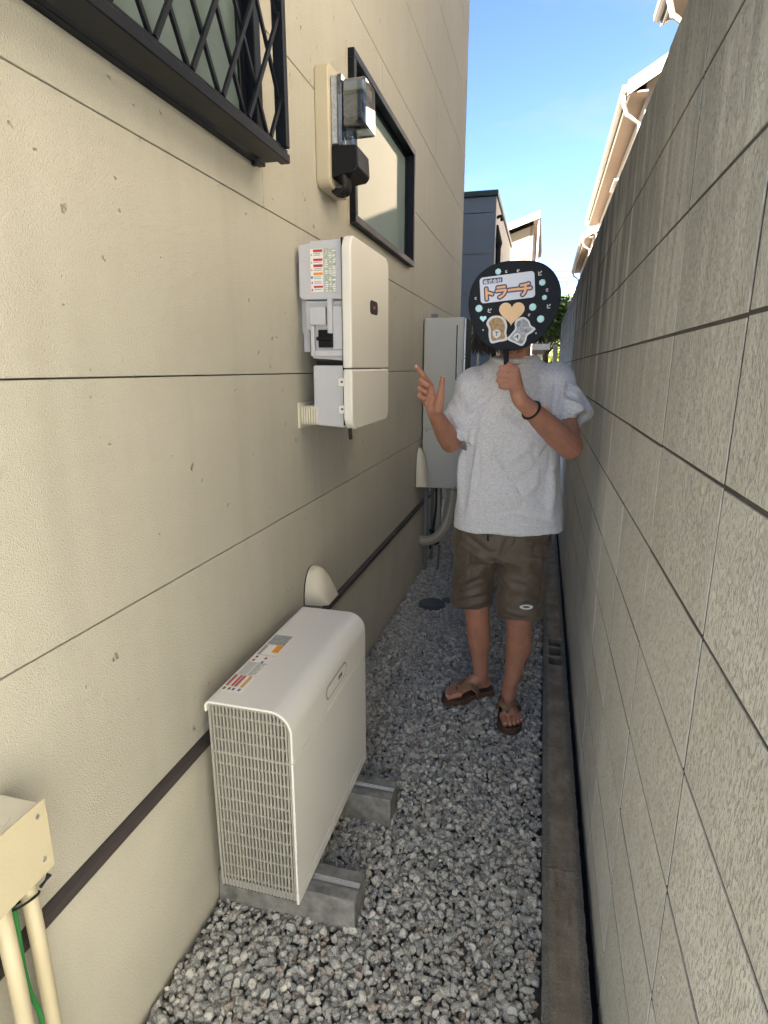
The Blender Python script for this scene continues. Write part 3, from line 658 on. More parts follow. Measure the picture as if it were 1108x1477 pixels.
MB().box(ux1 - 0.0065, uy0, 0.137, ux1 - 0.0003, uy1, 0.5175).build('front_panel', 'white', t, bevel=0.0018, seg=2)
MB().box(ux1 - 0.0068, uy0, uz0, ux1 + 0.0005, uy1, 0.1350).build('bottom_skirt', 'white', t, bevel=0.0018, seg=2)
ins = arc_prof(0.0075, 0.102, ux0); MB().prism([(p[0], p[1]) for p in ins] + [(ux0 + .0075, 0.102)], uy0 + 0.055, uy1 - 0.03, 'y').build('inner_case', 'coil', t)
MB().prism([(p[0], p[1]) for p in arc_prof(0.0066, 0.101, ux0)] + [(ux0 + .0066, 0.101)], uy1 - 0.028, uy1 - 0.008, 'y').build('end_panel', 'grille', t)
# near side grille: frame, upright slats, cross bars
gy = uy0 + 0.006
fr = shell(arc_prof(0.0068, 0.104, ux0), arc_prof(0.014, 0.104, ux0), gy, gy + 0.02).build('side_grille', 'grille', t)
MB().box(ux0 + 0.0068, gy, 0.101, ux0 + 0.0135, gy + 0.02, 0.626).build('grille_frame', 'grille', fr)
MB().box(ux0 + 0.0068, gy + .001, 0.101, ux1 - 0.007, gy + 0.02, 0.1035).box(ux0 + 0.0068, uy0 + .05, 0.104, ux1 - 0.007, uy0 + 0.054, 0.62).build('grille_shade_plate', 'dark', fr)  # near-black plate, darkens the slots by colour in place of real shade
gx0, gx1 = ux0 + 0.014, ux1 - 0.0145; ns = 21
for k in range(ns):
    x_ = gx0 + (gx1 - gx0) * (k + 0.5) / ns; zt_ = uzt - 0.0085
    if x_ > ux1 - 0.058: dx = x_ - (ux1 - 0.058); zt_ = uzt - 0.058 + math.sqrt(max(0, 0.044 ** 2 - dx * dx)) + 0.004
    if x_ < ux0 + 0.02: zt_ -= 0.006
    MB().prism([(x_ - 0.0023, gy + 0.001), (x_ + 0.0023, gy + 0.001), (x_ + 0.0018, gy + 0.014), (x_ - 0.0018, gy + 0.014)], 0.104, zt_, 'z').build('slat', 'grille', fr)
nb = 15
for k in range(nb):
    z_ = 0.135 + (0.615 - 0.135) * k / (nb - 1)
    MB().box(gx0, gy + 0.0035, z_ - 0.0030, gx1, gy + 0.012, z_ + 0.0030).build('cross_bar', 'grille', fr)
MB().box(gx0, gy + 0.0005, 0.508, gx1, gy + 0.0135, 0.514).build('cross_bar', 'grille', fr)
for k in range(ns + 1):   # scalloped foot of the grille
    x_ = gx0 + (gx1 - gx0) * k / ns
    MB().box(x_ - 0.0032, gy - 0.002, 0.104, x_ + 0.0032, gy + 0.0008, 0.128).build('foot_rib', 'grille', fr, bevel=0.0015, seg=1)
# control oval on the sloping front
ov = MB().prism(rrect(1.345, 0.548, 1.52, 0.592, 0.021, 7), ux1 + 0.0002, ux1 + 0.0016, 'x').build('control_panel', 'grille', t, bevel=0.0006, seg=1)
MB().prism(rrect(1.352, 0.5535, 1.513, 0.5865, 0.016, 7), ux1 + 0.0017, ux1 + 0.0024, 'x').build('control_face', 'white', ov)
for (a, b) in ((1.445, 1.452), (1.455, 1.462), (1.465, 1.475)): MB().box(ux1 + 0.0025, a, 0.564, ux1 + 0.0030, b, 0.576).build('print_mark', 'dprint', ov)
for yy in (1.375, 1.395): MB().tube([(ux1 + .0024, yy, 0.566), (ux1 + .0034, yy, 0.566)], 0.0030, 10).build('indicator', 'paper', ov)
# long label on the top
zt = uzt + 0.0006; lab = MB().box(-0.742, 1.172, uzt - 0.0002, -0.684, 1.50, zt).build('top_label', 'paper', t)
def lp(x0_, y0_, x1_, y1_, mt, nm='print_band'): MB().box(-0.742 + 0.058 * x0_, 1.172 + 0.328 * y0_, zt + .0001, -0.742 + 0.058 * x1_, 1.172 + 0.328 * y1_, zt + .0004).build(nm, mt, lab)
lp(0.02, 0.80, 0.98, 0.99, 'gprint'); lp(0.62, 0.66, 0.98, 0.79, 'orange'); lp(0.03, 0.60, 0.2, 0.78, 'gprint')
for (a, b, m_) in ((0.05, 0.48, 'red'), (0.55, 0.46, 'blue'), (0.05, 0.54, 'dprint'), (0.55, 0.53, 'red')): lp(a + .05, b, a + 0.17, b + 0.035, m_)
for r_ in range(14): lp(0.04, 0.26 + r_ * 0.014, 0.48, 0.266 + r_ * 0.014, 'gprint', 'print_line'); lp(0.53, 0.26 + r_ * 0.014, 0.97 - random.random() * .3, 0.267 + r_ * 0.014, 'gprint', 'print_line')
for (a, m_) in ((0.02, 'red'), (0.27, 'red'), (0.44, 'red'), (0.72, 'orange')): lp(a, 0.07, a + 0.10, 0.24, m_); lp(a + 0.12, 0.07, a + 0.15, 0.23, 'gprint', 'print_line')
for a in (0.04, 0.28, 0.48, 0.76): lp(a, 0.015, a + 0.10, 0.05, 'dprint' if a < .5 else 'blue')
for b in (0.245, 0.455, 0.595, 0.79): lp(0.0, b, 1.0, b + 0.004, 'gprint', 'print_line')
# rear wall-side leads are hidden by the unit

# ------------------------------------------------------------------ vent hoods
def vent(y, z, s, lbl, dep=0.085, hgt=0.125):
    t = thing('vent_hood', (WX, y, z), lbl, 'vent hood', 'vent hoods low on the siding')
    n = 14; ring0, rings = [], []
    for j in range(9):
        u = j / 8
        pts = []
        for k in range(n + 1):
            a = math.pi * k / n
            # half dome: flat open bottom, curved top swelling outward
            yy = math.cos(a) * 0.075 * s * (1 - 0.25 * u ** 2); zz = math.sin(a) ** 0.8 * hgt * s * (1 - u ** 2.2)
            pts.append((WX + 0.004 + dep * s * u ** 0.8, y + 0.075 * s + yy, z + zz))
        rings.append(pts)
    m = MB()
    v = [p for r_ in rings for p in r_]; f = []
    for j in range(8):
        for k in range(n): a = j * (n + 1) + k; f.append((a, a + 1, a + n + 2, a + n + 1))
    m.add(v, f); m.build('hood', 'offwhite', t, smooth=True)
    MB().prism([(y + 0.075 * s + math.cos(math.pi * k / n) * 0.077 * s, z - 0.002 + math.sin(math.pi * k / n) ** 0.8 * (hgt + .003) * s) for k in range(n + 1)], WX + 0.0004, WX + 0.004, 'x').build('back_plate', 'navy', t)
vent(1.842, 0.607, 1.0, 'off-white curved vent hood on siding just behind the white unit')
vent(3.80, 0.665, 1.0, 'pale vent hood far down the siding in front of tall grey cabinet', 0.07, 0.26)

# ------------------------------------------------------------------ near left: junction box with pipes
t = thing('junction_box', (-0.74, 0.45, 0.68), 'cream junction box at lower left edge with screwed front plate', 'junction box')
MB().box(WX + 0.001, 0.25, 0.678, -0.7125, 0.607, 0.790).build('box_body', 'offwhite', t, bevel=0.003)
MB().box(-0.7123, 0.245, 0.672, -0.7085, 0.611, 0.797).build('front_plate', 'cream', t, bevel=0.0025)
for (yy, zz_) in ((0.592, 0.778), (0.592, 0.700), (0.28, 0.778)):
    MB().tube([(-0.7086, yy, zz_), (-0.7072, yy, zz_)], 0.0038, 10).build('screw', 'metal', t)
MB().tube([(-0.75, 0.555, 0.790), (-0.75, 0.555, 0.7912)], 0.022, 24).build('knockout', 'offwhite', t)
for nm, yy, xx, lb in (('conduit', 0.588, -0.748, 'right-hand cream conduit under the junction box, tied with a black cable tie'), ('conduit', 0.5335, -0.738, 'middle cream conduit running down from the junction box'), ('conduit', 0.485, -0.742, 'leftmost cream conduit, cut by the picture edge below the junction box')):
    c = MB().tube([(xx, yy, 0.6775), (xx + .002, yy + .002, 0.5), (xx, yy + 0.004, 0.25), (xx, yy + .002, -0.03)], 0.0125, 18).build(nm, 'cream', smooth=True); tag(c, lb, 'conduit', 'cream conduits below the junction box')
c = MB().tube(bez((-0.752, 0.560, 0.677), (-0.745, 0.566, 0.60), (-0.752, 0.552, 0.5), (-0.748, 0.568, 0.42)) + bez((-0.748, 0.568, 0.42), (-0.744, 0.580, 0.36), (-0.752, 0.553, 0.2), (-0.75, 0.565, 0.0))[1:], 0.0040, 10).build('green_wire', 'green', smooth=True); tag(c, 'green earth wire hanging between the cream conduits', 'wire')
ring = [(-0.748 + 0.0155 * math.cos(a), 0.580 + 0.0235 * math.sin(a), 0.620 + 0.010 * math.cos(a + .6)) for a in [2 * math.pi * k / 24 for k in range(25)]]
c = thing('cable_tie', (-0.748, 0.58, 0.62), 'black cable tie looped round right-hand conduit and green wire', 'cable tie')
MB().tube(ring, 0.0021, 8, False).build('band', 'rubber', c, smooth=True)
MB().tube([(-0.735, 0.600, 0.631), (-0.729, 0.606, 0.640), (-0.727, 0.612, 0.646)], [0.003, 0.0022, 0.0048], 8).build('tail', 'rubber', c, smooth=True)

# ------------------------------------------------------------------ tall cabinet and duct at the far end
t = thing('equipment_cabinet', (-0.65, 4.05, 0.62), 'tall slim silver-grey cabinet standing against the siding behind the man', 'cabinet')
cx0, cx1, cz0, cz1, cy = -0.782, -0.522, 0.627, 1.770, 3.975
cab = MB().box(cx0, cy + 0.004, cz0, cx1, cy + 0.34, cz1).build('body', 'cabinet', t, bevel=0.003)
MB().box(cx0 - .001, cy - 0.006, 1.045, cx1 - 0.006, cy + 0.0035, cz1 - 0.004).build('upper_door', 'cabinet', t, bevel=0.003)
MB().box(cx0 - .001, cy - 0.006, cz0 + 0.004, cx1 - 0.006, cy + 0.0035, 1.040).build('lower_door', 'cabinet', t, bevel=0.003)
MB().box(-0.568, cy - 0.0078, 1.37, -0.5605, cy - 0.0062, 1.72).build('handle', 'dark', t)
MB().box(-0.5595, cy - 0.0098, 1.37, -0.5565, cy - 0.0062, 1.72).build('handle_edge', 'metal', t)
MB().box(cx0 + .02, cy - 0.008, 1.025, cx0 + .028, cy - 0.0062, 1.033).box(cx1 - .03, cy - 0.008, 0.64, cx1 - .022, cy - 0.0062, 0.648).build('screw', 'dark', t)
MB().box(cx1, cy + 0.01, 0.64, cx1 + 0.012, cy + 0.33, 1.765).build('side_panel', 'dark', t)
MB().box(cx1 + .004, cy + 0.0, 0.64, cx1 + 0.014, cy + 0.009, 1.762).build('corner_trim', 'metal', t)
MB().box(-0.755, cy + 0.08, cz1, -0.715, cy + 0.14, cz1 + 0.03).build('top_bracket', 'gpipe', t)
for (xx, yy) in ((-0.76, 4.03), (-0.55, 4.03), (-0.55, 4.28), (-0.76, 4.28)):
    MB().box(xx - .012, yy - .012, -0.03, xx + .012, yy + .012, cz0).build('leg', 'gpipe', t)
t = thing('insulated_duct', (-0.6, 4.0, 0.2), 'fat beige duct curving from the foundation up to the cabinet underside', 'duct')
pth = bez((-0.805, 4.02, 0.225), (-0.66, 4.00, 0.215), (-0.575, 4.0, 0.33), (-0.572, 4.03, 0.64), 26)
MB().tube(pth, 0.036, 18).build('duct_run', 'duct', t, smooth=True)
for dy in (-0.030, 0.018): MB().tube([Vector(p) + Vector((0.0, -0.034, dy * 0.3)) + Vector((0, 0, 0.012)) for p in pth[1:-1]], 0.004, 6).build('seam', 'offwhite', t, smooth=True)
for (a, b, c_, r_, mt, lb) in (((-0.70, 4.08, 0.64), (-0.69, 4.06, 0.45), (-0.73, 4.04, 0.16), 0.008, 'rubber', 'left black cable hanging below the grey cabinet'),
                           ((-0.665, 4.07, 0.64), (-0.65, 4.05, 0.4), (-0.672, 4.05, -0.02), 0.009, 'gpipe', 'grey drain pipe dropping from cabinet into the gravel'),
                           ((-0.635, 4.06, 0.64), (-0.645, 4.03, 0.45), (-0.652, 4.02, 0.2), 0.005, 'metal', 'thin silvery rod hanging under the grey cabinet'),
                           ((-0.60, 4.12, 0.64), (-0.62, 4.1, 0.4), (-0.70, 4.08, 0.18), 0.012, 'rubber', 'thick black hose behind the beige duct')):
    c = MB().tube(bez(a, b, b, c_), r_, 8).build('hose' if mt == 'rubber' else 'pipe', mt, smooth=True); tag(c, lb, 'hose' if mt == 'rubber' else 'pipe')
v_ = thing('pipe_valves', (-0.71, 4.03, 0.2), 'cluster of small black valves low under the grey cabinet', 'valve')
for (x_, z_) in ((-0.735, 0.255), (-0.70, 0.245), (-0.715, 0.30), (-0.685, 0.215)):
    MB().tube([(x_ - .018, 4.02, z_), (x_ + .018, 4.03, z_ + .004)], [0.013, 0.016], 10).build('valve_body', 'rubber', v_, smooth=True)
    MB().tube([(x_ - .020, 4.012, z_), (x_ - .019, 4.012, z_ + .001)], 0.006, 8).build('valve_tip', 'metal', v_)
for (x_, y_, r_, lb) in ((-0.592, 3.385, 0.078, 'large round dark grey drain lid set in the gravel near the cabinet'), (-0.505, 3.47, 0.030, 'small round dark grey cap beside the larger drain lid')):
    t = thing('manhole_cover', (x_, y_, 0), lb, 'drain lid', 'round lids set in gravel')
    MB().tube([(x_, y_, -0.03), (x_, y_, 0.014), (x_, y_, 0.016)], [r_, r_, r_ - 0.004], 40).build('cover', 'lid', t)
    MB().tube([(x_, y_, -0.03), (x_, y_, 0.007)], r_ + 0.006, 40).build('rim', 'lid', t)
c = MB().tube(bez((-0.50, 4.35, 1.72), (-0.43, 4.35, 1.74), (-0.485, 4.37, 1.5), (-0.478, 4.38, 0.2)), 0.014, 12).build('drain_pipe', 'metal', smooth=True); tag(c, 'shiny vertical pipe rising behind the right side of the cabinet', 'pipe')

# ------------------------------------------------------------------ the man
def remeshed(mb, voxel, smooth_it=4, name='mesh', cut=None):
    m = mb.mesh(name); o = bpy.data.objects.new(name + '_tmp', m); COL.objects.link(o)
    r = o.modifiers.new('r', 'REMESH'); r.mode = 'VOXEL'; r.voxel_size = voxel; r.use_smooth_shade = True
    s = o.modifiers.new('s', 'SMOOTH'); s.iterations = smooth_it; s.factor = 0.5
    dg = bpy.context.evaluated_depsgraph_get(); dg.update(); e = o.evaluated_get(dg)
    out = bpy.data.meshes.new_from_object(e); out.name = name; out.materials.clear(); bpy.data.objects.remove(o); bpy.data.meshes.remove(m); return out
def boolean_cut(mesh, cutter_mb, name):
    o = bpy.data.objects.new('a_tmp', mesh); COL.objects.link(o); cm_ = cutter_mb.mesh('cutter'); c = bpy.data.objects.new('c_tmp', cm_); COL.objects.link(c)
    b = o.modifiers.new('b', 'BOOLEAN'); b.operation = 'DIFFERENCE'; b.object = c
    try: b.solver = 'MANIFOLD'
    except Exception: b.solver = 'EXACT'
    dg = bpy.context.evaluated_depsgraph_get(); dg.update(); out = bpy.data.meshes.new_from_object(o.evaluated_get(dg)); out.name = name
    bpy.data.objects.remove(o); bpy.data.objects.remove(c)
    out.materials.clear()
    if len(out.vertices) < len(mesh.vertices) * 0.5: return mesh
    return out
def folds(mesh, fl, noise_amp=0.0, nscale=12, an=(1, 1, 1), gain=1.0, crease=None):
    n = len(mesh.vertices); co = np.empty(n * 3, np.float32); mesh.vertices.foreach_get('co', co); co = co.reshape(-1, 3).astype(float)
    no = np.empty(n * 3, np.float32); mesh.vertices.foreach_get('normal', no); no = no.reshape(-1, 3)
    D = np.zeros(n)
    for (a, b, wd, amp) in fl:
        a = np.array(a, float); b = np.array(b, float); ab = b - a; L = np.linalg.norm(ab)
        P = co if len(a) == 3 else co[:, [0, 2]]
        tt = ((P - a) @ ab) / (L * L); tc = np.clip(tt, 0, 1); d_ = np.linalg.norm(P - (a + np.outer(tc, ab)), axis=1)
        over = np.maximum(0, np.abs(tt - 0.5) - 0.5) * L
        g = np.exp(-(d_ / wd) ** 2) * (np.sin(np.pi * np.clip(tc, 0.0, 1)) ** 0.6 * 0.85 + 0.15)
        if len(a) == 2: g *= np.clip(-no[:, 1] * 2 + 0.3, 0, 1)
        D += amp * g * gain
    if noise_amp:
        for i in range(n):
            p = co[i]; D[i] += noise_amp * noise.noise(Vector((p[0] * nscale * an[0], p[1] * nscale * an[1], p[2] * nscale * an[2])))
    if crease:
        amp_, sc_ = crease
        for i in range(n):
            p = co[i]; w_ = noise.noise_vector(Vector((p[0] * 4, p[1] * 4, p[2] * 4))) * 0.5
            q_ = noise.noise(Vector(((p[0] + p[2] * .35) * sc_ + w_.x, p[1] * sc_ + w_.y, (p[2] - p[0] * .25) * sc_ * 1.25 + w_.z)))
            m_ = noise.noise(Vector((p[0] * 5 + 9, p[1] * 5, p[2] * 5)))
            D[i] -= amp_ * math.exp(-(q_ / 0.07) ** 2) * max(0.15, 0.5 + m_ * 1.6)
    D = np.clip(D, -0.0085, 0.015)
    co += no * D[:, None]; mesh.vertices.foreach_set('co', co.astype(np.float32).ravel()); mesh.update()
def oval(cx, cy_, z, a, b, e=2.3, n=40, tilt=0.0, rot=0):
    out = []
    for k in range(n):
        t_ = 2 * math.pi * k / n; c_, s_ = math.cos(t_), math.sin(t_)
        x = a * math.copysign(abs(c_) ** (2 / e), c_); y = b * math.copysign(abs(s_) ** (2 / e), s_)
        x, y = x * math.cos(rot) - y * math.sin(rot), x * math.sin(rot) + y * math.cos(rot)
        out.append((cx + x, cy_ + y, z + tilt * x))
    return out

man = thing('person', (-0.11, 2.31, 0.0), 'man in grey t-shirt, brown shorts and flip-flops hiding his face behind a round black fan', 'person')
body = MB()
SHR, ELR, WRR = Vector((-0.255, 2.316, 1.378)), Vector((-0.331, 2.235, 1.168)), at(627, 596, 2.06)
SHL, ELL, WRL = Vector((0.040, 2.316, 1.388)), at(823, 645, 2.16), at(751, 577, 1.975)
hd = Vector((-0.112, 2.265, 1.612))
body.ell(hd + Vector((0, 0.008, 0.02)), (0.076, 0.094, 0.100)).ell(hd + Vector((0, -0.022, -0.045)), (0.060, 0.068, 0.068)).capsule(hd + Vector((0, -0.075, -0.105)), 0.022, hd + Vector((0, -0.05, -0.09)), 0.035)
body.capsule(hd + Vector((0, -0.092, -0.005)), 0.008, hd + Vector((0, -0.108, -0.035)), 0.013)                     # nose
body.capsule(hd + Vector((-0.02, -0.088, -0.068)), 0.007, hd + Vector((0.02, -0.088, -0.068)), 0.007).capsule(hd + Vector((-0.03, -0.082, 0.012)), 0.010, hd + Vector((0.03, -0.082, 0.012)), 0.010)
for s_ in (-1, 1): body.ell(hd + Vector((s_ * 0.079, 0.01, -0.02)), (0.010, 0.020, 0.032), (0.2, 0, s_ * 0.3))
body.capsule((-0.105, 2.312, 1.425), 0.060, hd + Vector((0.002, 0.02, -0.06)), 0.053)
body.capsule((-0.20, 2.325, 1.395), 0.045, (0.0, 2.325, 1.395), 0.045)
body.loft([oval(-0.11, 2.32, z, a, b) for z, a, b in ((0.80, .15, .09), (0.90, .155, .10), (1.03, .145, .095), (1.20, .165, .10), (1.33, .175, .10), (1.42, .14, .075))])
def limb(pts, rs):
    for i in range(len(pts) - 1): body.capsule(pts[i], rs[i], pts[i + 1], rs[i + 1])
limb([SHR, SHR.lerp(ELR, .5), ELR, ELR.lerp(WRR, .30), ELR.lerp(WRR, .7), WRR], [0.050, 0.048, 0.040, 0.0405, 0.031, 0.0255])
limb([SHL, SHL.lerp(ELL, .5), ELL, ELL.lerp(WRL, .28), ELL.lerp(WRL, .65), ELL.lerp(WRL, .88), WRL], [0.050, 0.048, 0.044, 0.0455, 0.036, 0.0275, 0.0265])
# right hand: palm to the camera, index finger pointing up and left, three fingers curled, thumb up
pk = [at(621, 556, 2.035), at(616, 563, 2.03), at(614, 570.5, 2.03), at(613, 578, 2.035)]   # knuckles index..little
body.capsule(WRR, 0.0245, at(624, 588, 2.04), 0.024)
for q_ in pk: body.capsule(at(625, 589, 2.045), 0.020, q_, 0.0115)
body.capsule(at(632, 590, 2.03), 0.019, at(635, 573, 2.02), 0.0165)          # thumb mound
body.capsule(at(635, 573, 2.02), 0.0155, at(637.0, 559, 2.01), 0.0108).capsule(at(637.0, 559, 2.01), 0.0108, at(638.5, 546, 2.0), 0.0088)
body.capsule(pk[0], 0.0112, at(612.0, 543, 2.0), 0.0097).capsule(at(612.0, 543, 2.0), 0.0095, at(606, 535, 1.985), 0.0086).capsule(at(606, 535, 1.985), 0.0086, at(601.5, 529.5, 1.975), 0.0074)
for (kq, pip, tip) in ((pk[1], at(607, 549, 1.985), at(617, 555.5, 1.975)), (pk[2], at(605.5, 560, 1.985), at(615, 565.5, 1.978)), (pk[3], at(605, 570.5, 1.99), at(613.5, 574.5, 1.985))):
    body.capsule(kq, 0.0108, pip, 0.0096).capsule(pip, 0.0094, tip, 0.0082)
# left hand: fist round the fan handle
mk = [at(744, 533, 1.945), at(744.5, 541, 1.938), at(742.5, 549, 1.938), at(739, 557, 1.942)]
for q_ in mk: body.capsule(at(749, 569, 1.972), 0.0205, q_, 0.0125)
body.capsule(at(748, 572, 1.972), 0.024, at(743, 555, 1.962), 0.022).capsule(at(752, 578, 1.975), 0.0255, at(747, 568, 1.968), 0.0245)
for (q_, pip, tip) in ((mk[0], at(723, 530.0, 1.925), at(731, 533, 1.962)), (mk[1], at(720.0, 539.5, 1.922), at(730, 542, 1.960)), (mk[2], at(719.5, 548.7, 1.923), at(729, 551, 1.960)), (mk[3], at(723.0, 557.3, 1.928), at(730, 559, 1.960))):
    body.capsule(q_, 0.0115, pip, 0.0097).capsule(pip, 0.0095, tip, 0.0085)
body.capsule(at(747, 552, 1.975), 0.016, at(742, 534, 1.955), 0.0125).capsule(at(742, 534, 1.955), 0.0122, at(735, 526.0, 1.938), 0.0098)
# legs and feet
limb([(-0.19, 2.325, 0.86), (-0.215, 2.32, 0.60), (-0.214, 2.325, 0.455), (-0.209, 2.345, 0.37), (-0.204, 2.372, 0.30), (-0.197, 2.392, 0.19), (-0.190, 2.402, 0.105)], [0.085, 0.064, 0.053, 0.0505, 0.0515, 0.036, 0.031])
limb([(-0.04, 2.32, 0.86), (-0.038, 2.27, 0.62), (-0.035, 2.255, 0.465), (-0.032, 2.275, 0.38), (-0.032, 2.300, 0.31), (-0.047, 2.318, 0.19), (-0.060, 2.328, 0.105)], [0.085, 0.064, 0.053, 0.0505, 0.053, 0.037, 0.0315])
def foot(heel, toe, side, ankle):
    """side: +1 when the big toe lies on the left of the walking direction"""
    heel = Vector(heel); d = (Vector(toe) - heel).normalized(); l = Vector((-d.y, d.x, 0)) * side
    P = lambda a, b, c: heel + d * a + l * b + Vector((0, 0, c))
    b0 = 0.030
    body.capsule(ankle, 0.031, P(0.045, 0, b0 + 0.032), 0.031)
    body.capsule(P(0.030, 0, b0 + 0.026), 0.028, P(0.06, 0, b0 + 0.036), 0.032)
    body.capsule(ankle, 0.029, P(0.115, 0.004, b0 + 0.038), 0.026).capsule(P(0.115, 0.004, b0 + 0.036), 0.027, P(0.172, 0.016, b0 + 0.018), 0.019)
    body.capsule(P(0.05, -0.004, b0 + 0.024), 0.026, P(0.160, -0.022, b0 + 0.012), 0.0155).capsule(P(0.115, -0.004, b0 + .03), 0.026, P(0.165, -0.006, b0 + 0.016), 0.0175)
    body.capsule(P(0.178, 0.030, b0 + 0.014), 0.0160, P(0.228, 0.027, b0 + 0.008), 0.0118)
    nl = [P(0.236, 0.027, b0 + 0.0165)]
    for i, (off, ln) in enumerate(((0.006, 0.228), (-0.0115, 0.219), (-0.027, 0.207), (-0.0415, 0.193))):
        body.capsule(P(0.170, off, b0 + 0.012), 0.0105, P(ln - 0.018, off, b0 + 0.012), 0.0085).capsule(P(ln - 0.018, off, b0 + 0.012), 0.0085, P(ln, off, b0 + 0.005), 0.0076); nl.append(P(ln + .003, off, b0 + .0115))
    return P, d, l, nl, b0
fR = foot((-0.150, 2.452, 0), (-0.362, 2.292, 0), 1, Vector((-0.190, 2.402, 0.105)))
fL = foot((-0.072, 2.385, 0), (-0.030, 2.105, 0), -1, Vector((-0.060, 2.328, 0.105)))
bmesh_ = remeshed(body, 0.0032, 3, 'body')
bo = obj('body', bmesh_, 'skin', man, smooth=True)
nails = MB()
for (f_, nl) in ((fR, fR[3]), (fL, fL[3])):
    for i, p in enumerate(nl): nails.ell(p, (0.0068 if i == 0 else 0.004, 0.0068 if i == 0 else 0.004, 0.002), n=10)
nails.ell(at(600.3, 528.3, 1.968), (0.0045, 0.004, 0.006), n=10).ell(at(639.6, 543.5, 1.998), (0.003, 0.004, 0.006), n=10)
nails.build('nail', 'nail', man, smooth=True)
for s_ in (-1, 1): MB().ell(hd + Vector((s_ * 0.031, -0.080, -0.004)), (0.0135, 0.010, 0.008)).build('eye', 'eye', man, smooth=True)
# sandals: sole and straps
for (P, d, l, nl, b0), lb in ((fR, ''), (fL, '')):
    sn = thing('flip_flop', P(0.12, 0, 0), 'brown flip-flop with tan woven straps on his right foot, toes pointing left' if P is fR[0] else 'brown flip-flop with tan woven straps on his left foot, toes towards the viewer', 'sandal', 'pair of flip-flops the man wears')
    prof = [(-0.012, 0), (-0.006, 0.028), (0.03, 0.037), (0.08, 0.037), (0.13, 0.042), (0.18, 0.050), (0.222, 0.043), (0.246, 0.022), (0.250, 0.0), (0.240, -0.024), (0.212, -0.044), (0.17, -0.050), (0.12, -0.043), (0.07, -0.036), (0.02, -0.033), (-0.006, -0.022)]
    loop = spline([(a, b * 1.04 + (0.004 if a > .1 else 0), 0) for a, b in prof], 5)
    MB().loft([[P(q_.x * 1.0, q_.y, z) for q_ in loop] for z in (0.002, 0.012)] + [[P(q_.x * 0.985 + 0.002, q_.y * 0.97, z) for q_ in loop] for z in (0.016,)]).build('sole', 'sole', sn)
    MB().loft([[P(q_.x * 0.97 + 0.003, q_.y * 0.95, z) for q_ in loop] for z in (0.0165, 0.026, 0.028)]).build('footbed', 'sole', sn)
    for sd_ in (1, -1):
        path = spline([P(0.178, 0.016, b0 + 0.037), P(0.158, 0.016 + sd_ * 0.016, b0 + 0.049), P(0.128, 0.008 + sd_ * 0.032, b0 + 0.046), P(0.100, sd_ * 0.041 + .002, b0 + 0.022), P(0.090, sd_ * 0.041, b0 - 0.008)], 6, False)
        m = MB(); rr = []
        for i, p in enumerate(path):
            t_ = i / (len(path) - 1); tng = (path[min(i + 1, len(path) - 1)] - path[max(i - 1, 0)]).normalized()
            c0 = P(0.13, 0.004, b0 + 0.0); nrm = (p - c0); nrm -= tng * nrm.dot(tng); nrm.normalize(); wv = tng.cross(nrm); ww = 0.006 + 0.009 * min(1, t_ * 2.2)
            rr.append([p - wv * ww, p - wv * ww + nrm * 0.004, p + wv * ww + nrm * 0.004, p + wv * ww])
        m.loft(rr); m.build('strap', 'strap', sn, smooth=False)
    MB().tube([P(0.182, 0.016, b0 + 0.040), P(0.186, 0.0165, b0 + 0.012), P(0.188, 0.0165, b0 - .002)], 0.0038, 8).build('toe_post', 'sole', sn, smooth=True)
    sn.parent = man; sn.matrix_parent_inverse = wm(man).inverted(); 
    for k_ in ('label', 'category', 'group'): del sn[k_]
# hair
hr = MB(); hr.ell(hd + Vector((0, 0.018, 0.035)), (0.088, 0.104, 0.100)).ell(hd + Vector((-0.045, 0.02, -0.01)), (0.060, 0.078, 0.085)).ell(hd + Vector((0.040, 0.03, 0.0)), (0.055, 0.072, 0.075))
hr.ell(hd + Vector((-0.078, 0.0, -0.030)), (0.046, 0.070, 0.078)).ell(hd + Vector((-0.085, -0.01, -0.075)), (0.036, 0.055, 0.040))
rr_ = random.Random(4)
for i in range(340):
    a = rr_.uniform(-2.9, 0.5) if i % 3 else rr_.uniform(-2.5, -1.3)      # angle round the head, left side favoured
    a = rr_.uniform(math.pi * 0.62, math.pi * 1.55) if i < 270 else rr_.uniform(0, math.pi)
    ca, sa = math.cos(a), math.sin(a); z0_ = rr_.uniform(-0.03, 0.075)
    p0 = hd + Vector(((0.118 if i < 270 else 0.080) * ca, 0.010 + 0.090 * sa, z0_ - (0.03 if i < 270 else 0))); ln = rr_.uniform(0.09, 0.15) if i < 270 else rr_.uniform(0.04, 0.07)
    out = rr_.uniform(0.006, 0.045); p3 = p0 + Vector((ca * out + rr_.uniform(-.015, .015), sa * out * 0.6 + rr_.uniform(-.015, .01), -ln))
    if p3.z < 1.488: p3.z = 1.488 + rr_.random() * 0.03
    mid1 = p0 + Vector((ca * 0.025, sa * 0.02, -ln * 0.35)); mid2 = p0.lerp(p3, 0.7) + Vector((ca * 0.015, sa * 0.01, rr_.uniform(-.006, .006)))
    r0 = rr_.uniform(0.002, 0.0055); pts = bez(p0, mid1, mid2, p3, 7); hr.tube(pts, [r0 * (1 - 0.93 * (k / 7) ** 1.6) for k in range(8)], 5)
hr.build('hair', 'hair', man, smooth=True)
